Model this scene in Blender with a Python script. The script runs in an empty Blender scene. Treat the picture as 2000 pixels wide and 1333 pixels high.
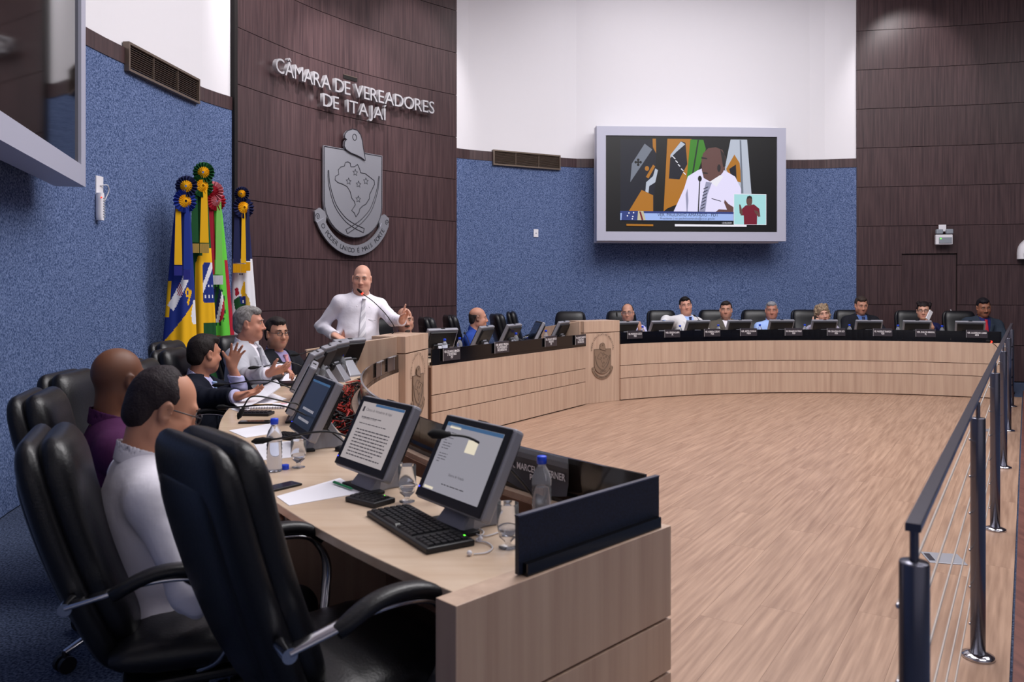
import bpy, math, random
import numpy as np
from mathutils import Vector, Matrix
random.seed(7)
SC = bpy.context.scene
COL = SC.collection
# ------------------------------------------------------------------ camera, world, lights, exposure
F, HC, CY = 1556.0, 1.5, 562.0          # focal length in px (of 2000), eye height, horizon row
cam_d = bpy.data.cameras.new('camera'); cam_d.sensor_width = 36.0; cam_d.lens = F/2000*36
cam_d.shift_y = -(666.5-CY)/2000; cam_d.clip_start = .05
cam_d.dof.use_dof = True; cam_d.dof.focus_distance = 7.0; cam_d.dof.aperture_fstop = 4.5
cam = bpy.data.objects.new('camera', cam_d); COL.objects.link(cam)
cam.location = (0, 0, HC); cam.rotation_euler = (math.pi/2, 0, 0)
SC.camera = cam
w = bpy.data.worlds.new('world'); SC.world = w; w.use_nodes = True
w.node_tree.nodes['Background'].inputs[0].default_value = (.8, .82, 1, 1)
w.node_tree.nodes['Background'].inputs[1].default_value = .02
SC.view_settings.view_transform = 'Standard'; SC.view_settings.look = 'None'
SC.view_settings.gamma = 1; SC.view_settings.use_curve_mapping = False
SC.view_settings.exposure = 0.17
def area(name, loc, size, power, col=(1, .975, .985), target=None, spread=180):
    l = bpy.data.lights.new(name, 'AREA'); l.shape = 'RECTANGLE'; l.size, l.size_y = size
    l.energy = power; l.color = col; l.spread = math.radians(spread)
    o = bpy.data.objects.new(name, l); COL.objects.link(o); o.location = loc
    d = Vector(target)-Vector(loc) if target else Vector((0, 0, -1))
    o.rotation_euler = d.to_track_quat('-Z', 'Y').to_euler()
    return o
def spot(name, loc, target, power, ang=60, blend=.6, r=.08, col=(1, .95, .96)):
    l = bpy.data.lights.new(name, 'SPOT'); l.energy = power; l.spot_size = math.radians(ang); l.spot_blend = blend
    l.shadow_soft_size = r; l.color = col
    o = bpy.data.objects.new(name, l); COL.objects.link(o); o.location = loc
    o.rotation_euler = (Vector(target)-Vector(loc)).to_track_quat('-Z', 'Y').to_euler()
    return o
area('ceiling_lamp', (3.0, 7.6, 6.45), (5.0, 4.0), 480)
area('ceiling_lamp', (.6, 4.4, 6.45), (2.6, 2.6), 150)
area('ceiling_lamp', (7.5, 5.0, 6.45), (3.0, 5.0), 150)
area('ceiling_lamp', (3.5, 0.5, 6.45), (4.0, 2.5), 110)
area('wall_washer', (3.2, 11.6, 6.4), (4.5, .5), 30, target=(3.4, 13.3, 3.6))
area('wall_washer', (-1.2, 8.2, 6.4), (.5, 1.5), 35, target=(-3.3, 8.2, 3.6))
spot('emblem_spot', (-.9, 8.9, 6.4), (-2.25, 10.8, 3.5), 420, 50)
spot('panel_spot', (-2.0, 8.5, 6.4), (-3.1, 9.6, 4.6), 190, 55)
spot('panel_spot', (-.3, 10.2, 6.4), (-1.5, 11.7, 4.6), 150, 50)
spot('right_wall_spot', (6.2, 11.5, 6.45), (6.5, 13.0, 5.0), 120, 60)
# ------------------------------------------------------------------ helpers
def lin(c):
    if isinstance(c, str): c = tuple(int(c[i:i+2], 16) for i in (0, 2, 4))
    r = []
    for x in c[:3]:
        x = x/255.0
        r.append(x/12.92 if x <= .04045 else ((x+.055)/1.055)**2.4)
    return (r[0], r[1], r[2], 1)
MATS = {}
def mat(name, col, rough=.5, metal=0, col2=None, scale=(20, 20, 20), detail=3, ramp=(.35, .65), bump=0, spec=.5,
        emit=0, trans=0, ior=1.45, alpha=1, attr=None, coat=0, rand=0, bscale=None):
    if name in MATS: return MATS[name]
    m = bpy.data.materials.new(name); m.use_nodes = True; nt = m.node_tree; N = nt.nodes; L = nt.links
    b = N['Principled BSDF']
    b.inputs['Base Color'].default_value = lin(col); b.inputs['Roughness'].default_value = rough
    b.inputs['Metallic'].default_value = metal; b.inputs['Specular IOR Level'].default_value = spec
    b.inputs['Transmission Weight'].default_value = trans; b.inputs['IOR'].default_value = ior
    b.inputs['Coat Weight'].default_value = coat
    if name[:3] in ('tv_', 'scr'): b.inputs['Base Color'].default_value = (0, 0, 0, 1) if name != 'tv_frame' else lin(col)
    if emit:
        b.inputs['Emission Color'].default_value = lin(col); b.inputs['Emission Strength'].default_value = emit
    tex = None
    if col2 is not None or bump:
        tc = N.new('ShaderNodeTexCoord'); mp = N.new('ShaderNodeMapping'); mp.inputs['Scale'].default_value = scale
        L.new(tc.outputs['Object'], mp.inputs['Vector'])
        vec = mp.outputs['Vector']
        if rand:
            oi = N.new('ShaderNodeObjectInfo'); ad = N.new('ShaderNodeVectorMath'); ad.operation = 'MULTIPLY_ADD'
            cx = N.new('ShaderNodeCombineXYZ')
            for k in range(3): L.new(oi.outputs['Random'], cx.inputs[k])
            ad.inputs[1].default_value = (37, 91, 53)
            L.new(cx.outputs[0], ad.inputs[0]); L.new(vec, ad.inputs[2]); vec = ad.outputs[0]
        tex = N.new('ShaderNodeTexNoise'); tex.inputs['Detail'].default_value = detail; tex.inputs['Scale'].default_value = 1
        L.new(vec, tex.inputs['Vector'])
    if col2 is not None:
        rp = N.new('ShaderNodeValToRGB'); rp.color_ramp.elements[0].position = ramp[0]; rp.color_ramp.elements[1].position = ramp[1]
        rp.color_ramp.elements[0].color = lin(col); rp.color_ramp.elements[1].color = lin(col2)
        L.new(tex.outputs['Fac'], rp.inputs['Fac'])
        out = rp.outputs['Color']
        if rand:
            hs = N.new('ShaderNodeHueSaturation'); mr = N.new('ShaderNodeMapRange')
            mr.inputs['To Min'].default_value = 1-rand; mr.inputs['To Max'].default_value = 1+rand
            L.new(oi.outputs['Random'], mr.inputs['Value']); L.new(mr.outputs[0], hs.inputs['Value']); L.new(out, hs.inputs['Color'])
            out = hs.outputs['Color']
        L.new(out, b.inputs['Base Color'])
    if attr:
        at = N.new('ShaderNodeAttribute'); at.attribute_name = attr; L.new(at.outputs['Color'], b.inputs['Base Color'])
    if bump:
        t2 = tex
        if bscale:
            t2 = N.new('ShaderNodeTexNoise'); t2.inputs['Scale'].default_value = bscale; t2.inputs['Detail'].default_value = 3
            L.new(tc.outputs['Object'], t2.inputs['Vector'])
        bp = N.new('ShaderNodeBump'); bp.inputs['Strength'].default_value = bump; bp.inputs['Distance'].default_value = .01
        L.new(t2.outputs['Fac'], bp.inputs['Height']); L.new(bp.outputs['Normal'], b.inputs['Normal'])
    MATS[name] = m
    return m
def M_(name): return MATS[name]
mat('plaster', 'e8e6eb', .85, bump=.03, scale=(30, 30, 30))
mat('fabric_blue', '384a70', .95, col2='7b8cb6', scale=(75, 75, 75), detail=2, ramp=(.36, .68), bump=.25, spec=.1)
mat('carpet_floor', '2a3346', .97, col2='626d88', scale=(90, 90, 90), detail=2, ramp=(.35, .7), bump=.3, spec=.05)
mat('carpet_step', '2a3654', .97, col2='3c4a6c', scale=(90, 90, 90), detail=2, spec=.05)
mat('carpet_nose', '7f8aa6', .95, col2='98a2ba', scale=(90, 90, 90), detail=2, spec=.05)
mat('wood_dark', '2e2024', .36, col2='584344', scale=(46, 46, 1.5), detail=6, ramp=(.22, .8), bump=.04, spec=.45, rand=.07)
mat('joint_dark', '120b0c', .8)
mat('wood_desk', 'b09380', .42, col2='c6ab96', scale=(22, 22, .9), detail=5, ramp=(.28, .72), bump=.02, rand=.03)
mat('wood_top', 'c6ab92', .3, col2='d3bca5', scale=(3, 22, 6), detail=4, ramp=(.3, .7), coat=.15)
mat('wood_floor', '826554', .36, col2='b0917c', scale=(44, 2.0, 8), detail=6, ramp=(.22, .72), rand=.03, bump=.02)
mat('wood_kerb', '5e3a35', .4, col2='744b43', scale=(30, 3, 8))
mat('desk_inner', '6d4f40', .6, col2='7d5d4c', scale=(20, 20, 2))
mat('black_gloss', '0a0a0e', .1, spec=.6)
mat('navy_cloth', '0c1220', .55, col2='182036', scale=(200, 200, 200))
mat('smoke_panel', '2a2320', .12, spec=.6)
mat('chrome', 'c8c8ce', .12, metal=1)
mat('steel', 'c4c3c8', .38, metal=.55)
mat('wire_grey', 'b9b0aa', .4, metal=.2)
mat('steel_dark', '6c6c78', .25, metal=.8)
mat('brushed', 'a4a5ae', .42, metal=.65, bump=.04, scale=(3, 3, 160))
mat('engrave', '2a2a32', .5, metal=.3)
mat('leather', '0f0f14', .36, bump=.10, scale=(140, 140, 140), spec=.5)
mat('black_plastic', '15151a', .45)
mat('mesh_black', '08080a', .9)
mat('silver_plastic', '8f8f98', .4, metal=.2)
mat('tv_frame', 'b3b4c6', .45, metal=.1)
mat('screen_off', '0a0a0c', .06, spec=.9)
mat('white_plastic', 'e6e4ea', .4)
mat('grey_plastic', '8e949e', .5)
mat('paper', 'e9e7ef', .8)
mat('text_white', 'e6e2e6', .6)
mat('plate_dark', '38343a', .25)
mat('clear', 'eef2fa', .03, trans=.84, ior=1.1)
mat('glass', 'f4f6fa', .0, trans=.95, ior=1.12)
mat('water', 'f4f8ff', .0, trans=1, ior=1.10)
mat('cap_blue', '1f4be0', .35)
mat('red_led', 'ff3020', .4, emit=3)
mat('green_led', '58ff38', .4, emit=3)
mat('blue_led', '3040ff', .4, emit=3)
mat('bronze', '74665c', .4, metal=.5)
mat('vent_dark', '0c0908', .8)
mat('cable_black', '101014', .5)
mat('cable_red', 'a82820', .5)
mat('cable_white', 'd6d4da', .5)
mat('pen_green', '0d7a48', .4)
mat('phone', '1c2036', .15)
mat('beige_label', '9b8578', .5)
mat('emblem_wood', '86705f', .5)
mat('emblem_line', '3a2e2a', .6)

class MB:
    def __init__(s): s.v = []; s.f = []; s.m = []; s.s = []
    def add(s, V, Fc, m=0, sm=False):
        o = len(s.v); s.v += [tuple(map(float, p)) for p in V]
        for q in Fc: s.f.append(tuple(i+o for i in q)); s.m.append(m); s.s.append(sm)
        return s
    def box(s, c, d, R=None, m=0):
        V = []
        for z in (-.5, .5):
            for y in (-.5, .5):
                for x in (-.5, .5):
                    p = Vector((x*d[0], y*d[1], z*d[2]))
                    if R is not None: p = R @ p
                    V.append(p+Vector(c))
        return s.add(V, [(0, 2, 3, 1), (4, 5, 7, 6), (0, 1, 5, 4), (2, 6, 7, 3), (0, 4, 6, 2), (1, 3, 7, 5)], m)
    def loft(s, rings, m=0, sm=True, caps=True, closed=True):
        n = len(rings[0]); V = [p for r in rings for p in r]; Fc = []
        for i in range(len(rings)-1):
            for j in range(n if closed else n-1):
                k = (j+1) % n
                Fc.append((i*n+j, i*n+k, (i+1)*n+k, (i+1)*n+j))
        s.add(V, Fc, m, sm)
        if caps and closed:
            s.add(rings[0], [tuple(range(n))[::-1]], m); s.add(rings[-1], [tuple(range(n))], m)
        return s
    def tube(s, pts, r, n=8, m=0, caps=True):
        pts = [Vector(p) for p in pts]; rings = []
        up = None
        for i, p in enumerate(pts):
            t = (pts[min(i+1, len(pts)-1)]-pts[max(i-1, 0)])
            if t.length < 1e-9: t = Vector((0, 0, 1))
            t.normalize()
            if up is None:
                up = Vector((0, 0, 1)) if abs(t.z) < .9 else Vector((1, 0, 0))
            b = t.cross(up)
            if b.length < 1e-6: b = t.orthogonal()
            b.normalize(); up = b.cross(t)
            rr = r[i] if isinstance(r, (list, tuple)) else r
            rings.append([p+(b*math.cos(2*math.pi*k/n)+up*math.sin(2*math.pi*k/n))*rr for k in range(n)])
        return s.loft(rings, m, True, caps)
    def ribbon(s, pts, hw, ht, side, m=0, n=4):      # flat bar swept along pts; hw along vector side, ht across
        pts = [Vector(p) for p in pts]; side = Vector(side).normalized(); rings = []
        for i, p in enumerate(pts):
            t = (pts[min(i+1, len(pts)-1)]-pts[max(i-1, 0)]).normalized()
            u = t.cross(side).normalized()
            a = hw[i] if isinstance(hw, (list, tuple)) else hw
            b = ht[i] if isinstance(ht, (list, tuple)) else ht
            if n == 4: cs = ((1, 1), (-1, 1), (-1, -1), (1, -1))
            else: cs = [sup(2*math.pi*k/n, 2.8) for k in range(n)]
            rings.append([p+side*a*x+u*b*y for x, y in cs])
        return s.loft(rings, m, n != 4, True)
    def lathe(s, prof, n=20, c=(0, 0, 0), m=0, sm=True):
        c = Vector(c); rings = []
        for r, z in prof:
            rings.append([c+Vector((r*math.cos(2*math.pi*k/n), r*math.sin(2*math.pi*k/n), z)) for k in range(n)])
        return s.loft(rings, m, sm, True)
    def prism(s, poly, fr, t0, t1, m=0):           # poly 2D points; fr(x, y, t) -> 3D
        n = len(poly); V = [fr(x, y, t0) for x, y in poly]+[fr(x, y, t1) for x, y in poly]
        Fc = [tuple(range(n))[::-1], tuple(range(n, 2*n))]+[(i, (i+1) % n, n+(i+1) % n, n+i) for i in range(n)]
        return s.add(V, Fc, m)
    def sphere(s, c, r, n=10, m=0, R=None):
        V = []; Fc = []; c = Vector(c); k = n//2
        rr = r if isinstance(r, (list, tuple)) else (r, r, r)
        rings = []
        for i in range(1, k):
            t = math.pi*i/k
            rings.append([Vector((rr[0]*math.sin(t)*math.cos(2*math.pi*j/n), rr[1]*math.sin(t)*math.sin(2*math.pi*j/n), rr[2]*math.cos(t))) for j in range(n)])
        allr = [[(R @ p if R is not None else p)+c for p in q] for q in rings]
        top = Vector((0, 0, rr[2])); bot = Vector((0, 0, -rr[2]))
        if R is not None: top = R @ top; bot = R @ bot
        V = [p for q in allr for p in q]+[top+c, bot+c]
        for i in range(k-2):
            for j in range(n): Fc.append((i*n+j, (i+1)*n+j, (i+1)*n+(j+1) % n, i*n+(j+1) % n))
        T = len(V)-2
        for j in range(n): Fc.append((T, j, (j+1) % n)); Fc.append((T+1, (k-2)*n+(j+1) % n, (k-2)*n+j))
        return s.add(V, Fc, m, True)
    def build(s, name, mats, parent=None, world=False, bevel=0, label=None):
        me = bpy.data.meshes.new(name); me.from_pydata(s.v, [], s.f)
        if not isinstance(mats, (list, tuple)): mats = [mats]
        for q in mats: me.materials.append(MATS[q] if isinstance(q, str) else q)
        me.polygons.foreach_set('material_index', s.m); me.polygons.foreach_set('use_smooth', s.s); me.update()
        return link(name, me, parent, world, bevel, label)
def sup(a, e):
    c, t = math.cos(a), math.sin(a)
    return (math.copysign(abs(c)**(2/e), c), math.copysign(abs(t)**(2/e), t))
def link(name, me, parent=None, world=False, bevel=0, label=None):
    o = bpy.data.objects.new(name, me); COL.objects.link(o)
    if parent is not None:
        o.parent = parent
        if world: o.matrix_parent_inverse = pmat(parent).inverted()
    if bevel:
        b = o.modifiers.new('bevel', 'BEVEL'); b.width = bevel; b.segments = 2; b.limit_method = 'ANGLE'
    if label: o['label'] = label
    return o
def pmat(o):
    m = Matrix.LocRotScale(o.location, o.rotation_euler, o.scale)
    if o.parent is not None: m = pmat(o.parent) @ o.matrix_parent_inverse @ m
    return m
def tag(o, label, cat, group=None):
    o['label'] = label; o['category'] = cat
    if group: o['group'] = group
    return o
def thing(name, label, cat, loc=(0, 0, 0), rz=0, group=None, scale=1):
    o = bpy.data.objects.new(name, None); COL.objects.link(o); o.location = loc; o.rotation_euler = (0, 0, rz)
    o.scale = (scale,)*3; o.empty_display_size = .1
    return tag(o, label, cat, group)
def struct(o): o['kind'] = 'structure'; return o
def dup(root, loc, rz, label, group=None):
    r = root.copy(); COL.objects.link(r); r.location = loc; r.rotation_euler = (0, 0, rz); r['label'] = label
    if group: r['group'] = group
    def rec(a, b):
        for ch in list(a.children):
            c = ch.copy(); COL.objects.link(c); c.parent = b; rec(ch, c)
    rec(root, r)
    return r
def text_mesh(body, size, depth=0, align='CENTER', sx=1, font_bold=0, space=1, lsp=1):
    c = bpy.data.curves.new('lettering', 'FONT'); c.body = body; c.size = size; c.extrude = depth; c.align_x = align
    c.space_character = space; c.space_line = lsp; c.offset = font_bold; c.resolution_u = 3
    o = bpy.data.objects.new('lettering', c); COL.objects.link(o); o.scale = (sx, 1, 1)
    bpy.context.view_layer.update()
    me = bpy.data.meshes.new_from_object(o.evaluated_get(bpy.context.evaluated_depsgraph_get()))
    bpy.data.objects.remove(o); bpy.data.curves.remove(c)
    me.transform(Matrix.Diagonal((sx, 1, 1, 1))); me.materials.clear()
    return me
def frame(o, x, y):          # 4x4 from origin and two axes
    x = Vector(x).normalized(); y = Vector(y).normalized(); z = x.cross(y)
    return Matrix(((x.x, y.x, z.x, o[0]), (x.y, y.y, z.y, o[1]), (x.z, y.z, z.z, o[2]), (0, 0, 0, 1)))
def Pz(x, y, z):             # the point at height z seen at photo pixel (x, y)
    Y = F*(HC-z)/(y-CY); return Vector(((x-1000)/F*Y, Y, z))
def Pd(x, y, Y): return Vector(((x-1000)/F*Y, Y, HC-(y-CY)/F*Y))
CX0, CY0 = 4.13, 6.2         # centre of the horseshoe
def pol(R, a, z=0):
    a = math.radians(a); return Vector((CX0-R*math.cos(a), CY0+R*math.sin(a), z))
def ray_R(px, R):            # far point of radius R on the column px
    k = (px-1000)/F; A = k*k+1; B = -2*(k*CX0+CY0); Cc = CX0**2+CY0**2-R*R
    Y = (-B+math.sqrt(B*B-4*A*Cc))/(2*A); X = k*Y
    return math.degrees(math.atan2(Y-CY0, CX0-X)), Vector((X, Y, 0))
def arcslab(mb, R0, R1, a0, a1, z0, z1, n=24, m=0, sm=False):
    rings = []
    for i in range(n+1):
        a = a0+(a1-a0)*i/n
        rings.append([pol(R0, a, z0), pol(R1, a, z0), pol(R1, a, z1), pol(R0, a, z1)])
    return mb.loft(rings, m, sm, True)
def catmull(P, n=12):
    P = [Vector(p) for p in P]; out = []
    for i in range(len(P)-1):
        p0 = P[max(i-1, 0)]; p1 = P[i]; p2 = P[i+1]; p3 = P[min(i+2, len(P)-1)]
        for k in range(n):
            t = k/n
            out.append(.5*((2*p1)+(p2-p0)*t+(2*p0-5*p1+4*p2-p3)*t*t+(3*p1-p0-3*p2+p3)*t**3))
    out.append(P[-1]); return out
# ------------------------------------------------------------------ the room
ZT0, ZT1, ZCEIL = 3.49, 3.636, 6.6
def wp(px, yt): Y = 3323.0/(562-yt); return ((px-1000)/F*Y, Y)
CTRL = [(-2.3, -4.0), (-2.42, 0.0), (-2.62, 2.4), (-2.95, 3.9), (-3.33, 5.1), (-3.47, 5.85), wp(165, 55), wp(240, 94), wp(380, 166), wp(455, 192),
        (-2.62, 10.19), (-1.84, 11.26), wp(890, 290), wp(960, 297), wp(1100, 309), wp(1160, 311), wp(1540, 313), wp(1672, 310),
        (8.15, 12.68), (10.6, 11.7), (13.2, 9.6), (14.8, 6.0), (15.0, 1.0), (15.0, -4.0)]
WL = catmull([(x, y, 0) for x, y in CTRL], 14)
CUM = [0]
for i in range(1, len(WL)): CUM.append(CUM[-1]+(WL[i]-WL[i-1]).length)
def wall_at(s):
    s = min(max(s, 0), CUM[-1]-1e-6)
    import bisect
    i = bisect.bisect_right(CUM, s)-1
    t = (s-CUM[i])/(CUM[i+1]-CUM[i]); p = WL[i].lerp(WL[i+1], t)
    a = WL[max(i-1, 0)]; b = WL[min(i+2, len(WL)-1)]
    tg = (b-a).normalized(); return p, tg, Vector((tg.y, -tg.x, 0))
def wall_s(px):
    k = (px-1000)/F
    for i in range(14*3, len(WL)-1):
        a = WL[i].x-k*WL[i].y; b = WL[i+1].x-k*WL[i+1].y
        if a <= 0 <= b and WL[i].y > 2: return CUM[i]+(CUM[i+1]-CUM[i])*(-a)/(b-a+1e-12)
    # left of the frame's reach: first crossing
    return CUM[14*5]
def strip(mb, s0, s1, z0, z1, o0, o1, m=0, step=.25, sm=False):
    n = max(1, int(math.ceil((s1-s0)/step))); rings = []
    for i in range(n+1):
        p, t, nn = wall_at(s0+(s1-s0)*i/n)
        a = p+nn*o0; b = p+nn*o1
        rings.append([(a.x, a.y, z0), (b.x, b.y, z0), (b.x, b.y, z1), (a.x, a.y, z1)])
    return mb.loft(rings, m, sm, True)
S_A, S_B, S_C, S_D = wall_s(456), wall_s(889.5), wall_s(1672), CUM[-1]
def blue_wall(side, s0, s1):
    w_ = struct(strip(MB(), s0, s1, -.05, ZCEIL, -.15, 0).build('wall_'+side, 'plaster'))
    strip(MB(), s0, s1, 0, ZT0, 0, .022).build('fabric_panel', 'fabric_blue', w_)
    strip(MB(), s0, s1, ZT0, ZT1, 0, .03).build('wood_trim', 'wood_dark', w_)
    return w_
blue_wall('left', 0, S_A); blue_wall('back', S_B, S_C)
ZJ = [-.07+.645*k for k in range(12)]
def wood_wall(side, s0, s1, cuts, door=None):
    w_ = struct(strip(MB(), s0, s1, -.05, ZCEIL, -.15, -.005).build('wall_'+side, 'joint_dark'))
    for a, b in zip(cuts[:-1], cuts[1:]):
        for z0, z1 in zip(ZJ[:-1], ZJ[1:]):
            z0 = max(z0, 0); z1 = min(z1, ZCEIL)
            segs = [(a, b, z0, z1)]
            if door and b > door[0]+.01 and a < door[1]-.01 and z0 < door[2]:
                segs = [] if z1 <= door[2] else [(a, b, door[2], z1)]
            for sa, sb, za, zb in segs:
                strip(MB(), sa+.001, sb-.001, za+.004, zb-.004, 0, .035, step=.2).build('panel', 'wood_dark', w_)
    return w_
wood_wall('center', S_A, S_B, [S_A, wall_s(601), wall_s(746), S_B])
d0, d1 = wall_s(1760), wall_s(1868); ZD = 2.05
cuts = [S_C, d0, d1]+[d1+1.15*k for k in range(1, 5)]
cuts += [cuts[-1]+(S_D-cuts[-1])*k/6 for k in range(1, 7)]
wr = wood_wall('right', S_C, S_D, cuts, (d0, d1, ZD))
dm = struct(strip(MB(), d0+.01, d1-.01, 0, ZD-.01, -.0045, .003).build('door_1', 'wood_dark'))
p_, t_, n_ = wall_at(d1-.10)
mbh = MB(); q = p_+n_*.03; mbh.tube([q+Vector((0, 0, .98)), q+n_*.03+Vector((0, 0, .98)), q+n_*.03+Vector((0, 0, 1.14)), q+Vector((0, 0, 1.14))], .008, 6)
mbh.build('door_handle', 'steel', dm)
# edge profile strips at the ends of the central wood wall
struct(strip(MB(), S_A-.05, S_A, 0, ZCEIL, 0, .06).build('trim_1', 'joint_dark'))
mb = MB(); mb.box((6.35, -4.075, 3.27), (17.6, .15, 6.65)); struct(mb.build('wall_rear', 'plaster'))
poly = [(p.x, p.y) for p in WL]+[(15, -4.1), (-2.4, -4.1)]
mb = MB(); mb.prism(poly, lambda x, y, t: (x, y, t), ZCEIL, ZCEIL+.1); struct(mb.build('ceiling', 'plaster'))
mb = MB(); mb.prism(poly, lambda x, y, t: (x, y, t), -.14, -.012); floor = struct(mb.build('floor', 'carpet_floor'))
# laminate planks, each its own piece, laid along the rail
RD = Vector((.543, .84, 0)).normalized(); RN = Vector((-RD.y, RD.x, 0)); R0 = Vector((1.888, 3.228, 0))+RN*-.11
pw, pl = .2, 1.55
me_p = MB(); me_p.box((0, 0, -.006), (pw-.0007, pl-.0008, .012))
src = None; np_ = 0
rzp = math.atan2(RD.y, RD.x)-math.pi/2
for i in range(0, 27):
    off = random.uniform(0, pl)
    for j in range(-6, 8):
        u = j*pl+off; v = (i+.5)*pw
        c = R0+RD*u+RN*v
        cen = Vector((CX0, CY0, 0))
        es = [e for e in [k/20-1 for k in range(41)] if ((R0+RD*(u+e*pl/2)+RN*v)-cen).length < 5.5]
        if not es or es[-1]-es[0] < .1: continue
        c = R0+RD*(u+(es[0]+es[-1])/2*pl/2)+RN*v; fs = (es[-1]-es[0])/2
        if c.y < .6: continue
        if src is None:
            src = me_p.build('plank', 'wood_floor', floor, bevel=0); o = src
        else:
            o = src.copy(); COL.objects.link(o)
        o.location = c; o.rotation_euler = (0, 0, rzp); o.scale = (1, fs, 1); np_ += 1
# kerb strip
mb = MB(); R_ = Matrix.Rotation(rzp, 3, 'Z')
mb.box(R0+RD*4.2-RN*.055+Vector((0, 0, -.002)), (.09, 11.5, .02), R_); struct(mb.build('trim_2', 'wood_kerb', bevel=.004))
# carpeted steps to the public seats
st = struct(MB().box(R0+RD*6.6-RN*1.45+Vector((0, 0, .02)), (2.5, .3, .08), R_).build('floor_step', 'carpet_step'))
for k in range(6):
    y0 = 4.15+.36*k
    z1 = .10*(k+1)
    mb = MB(); mb.box(R0+RD*(y0+(7.5-y0)/2)-RN*1.45+Vector((0, 0, z1-.055)), (2.6, 7.5-y0, .11), R_); mb.build('step', 'carpet_step', st)
    mb = MB(); mb.box(R0+RD*(y0+.02)-RN*1.45+Vector((0, 0, z1-.004)), (2.6, .09, .02), R_); mb.build('step_nosing', 'carpet_nose', st)
mb = MB(); mb.box(R0+RD*7.7-RN*1.4+Vector((0, 0, .4)), (2.6, .3, .8), R_); mb.build('dado_block', 'carpet_nose', st)
# silver service boxes let into the floor
for px, py, s_, lb in ((1843, 1092, .19, 'silver floor socket plate let into the laminate beside the rail, near one'),
                       (1926, 841, .17, 'small silver floor socket plate by the third rail post, far one')):
    c = Pz(px, py, 0.0); t = thing('floor_box', lb, 'floor box', c, rzp+.35)
    MB().box((0, 0, .002), (s_, s_*.95, .005)).build('plate', 'brushed', t, bevel=.002)
    MB().box((-s_*.38, 0, .005), (.03, s_*.6, .003)).build('hinge', 'steel_dark', t)
# ------------------------------------------------------------------ wall fittings
def vent(pa, pb, z0, z1, lb):
    A = wall_at(wall_s(pa)); B = wall_at(wall_s(pb)); c = (A[0]+B[0])/2; x = (B[0]-A[0]); L = x.length; x.normalize()
    n = Vector((x.y, -x.x, 0))
    sag = max((wall_at(wall_s(pa+(pb-pa)*k/8))[0]-c).dot(n) for k in range(9))
    base = c+n*.038
    fr = frame((base.x, base.y, (z0+z1)/2), x, (0, 0, 1)); h = z1-z0
    t = thing('air_vent', lb, 'vent', fr.translation, 0)
    R3 = fr.to_3x3(); bd = .022
    mb = MB()
    for cx, cy, sx, sy in ((0, h/2-bd/2, L, bd), (0, -h/2+bd/2, L, bd), (-L/2+bd/2, 0, bd, h-2*bd), (L/2-bd/2, 0, bd, h-2*bd)):
        mb.box(R3 @ Vector((cx, cy, 0)), (sx, sy, .06), R3)
    mb.build('vent_frame', 'bronze', t)
    MB().box(R3 @ Vector((0, 0, -.035)), (L-.02, h-.02, .01), R3).build('backing', 'vent_dark', t)
    for k in range(11):
        y = -h/2+bd+(h-2*bd)*(k+.5)/11
        MB().box(R3 @ Vector((0, y, .0)), (L-2*bd, .006, .025), R3 @ Matrix.Rotation(.5, 3, 'X')).build('slat', 'bronze', t)
    for k in (-.17, .17):
        MB().box(R3 @ Vector((L*k, 0, .008)), (.008, h-2*bd, .02), R3).build('mullion_bar', 'bronze', t)
vent(238, 379, 3.43, 3.69, 'bronze slatted air vent on the trim above the flags, left wall')
vent(960, 1091, 3.425, 3.665, 'bronze slatted air vent on the trim left of the wall screen')
def on_wall(px, z, off):
    p, t, n = wall_at(wall_s(px)); q = p+n*off
    return frame((q.x, q.y, z), t, (0, 0, 1)), n
# light switch plates / holder
fr, n = on_wall(1045, 2.38, .03)
t = thing('wall_plate', 'small white switch plate on the blue wall below the vent', 'switch', fr.translation)
R3 = fr.to_3x3(); MB().box((0, 0, 0), (.085, .125, .012), R3).build('plate', 'white_plastic', t, bevel=.003)
MB().box(R3 @ Vector((0, 0, .008)), (.022, .012, .006), R3).build('button', 'grey_plastic', t)
fr, n = on_wall(187, 2.36, .03); R3 = fr.to_3x3()
t = thing('wall_socket', 'white wall plate with a cord under the big left screen', 'socket', fr.translation)
MB().box((0, 0, 0), (.10, .16, .014), R3).build('plate', 'white_plastic', t, bevel=.003)
cp = catmull([R3 @ Vector(q) for q in ((0, .0, .01), (.05, .01, .04), (.09, -.03, .03), (.07, -.09, .02), (.03, -.12, .03))], 6)
MB().tube(cp, .005, 6).build('cord', 'cable_white', t)
fr, n = on_wall(183, 2.18, .055); R3 = fr.to_3x3()
t = thing('wall_handset', 'white ribbed emergency lamp hanging under a wall plate, tiny red light', 'lamp', fr.translation)
rings = []
for k in range(9):
    tt = k/8; y = -.115+.23*tt; ww = .03 if 0 < k < 8 else .022
    rings.append([R3 @ Vector((sup(2*math.pi*j/12, 3)[0]*ww, y, sup(2*math.pi*j/12, 3)[1]*.03)) for j in range(12)])
MB().loft(rings).build('body', 'white_plastic', t)
for k in range(8): MB().box(R3 @ Vector((.012, -.085+.022*k, .03)), (.03, .009, .006), R3).build('rib', 'grey_plastic', t)
MB().sphere(R3 @ Vector((-.024, .075, .028)), .006).build('indicator', 'red_led', t)
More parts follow.
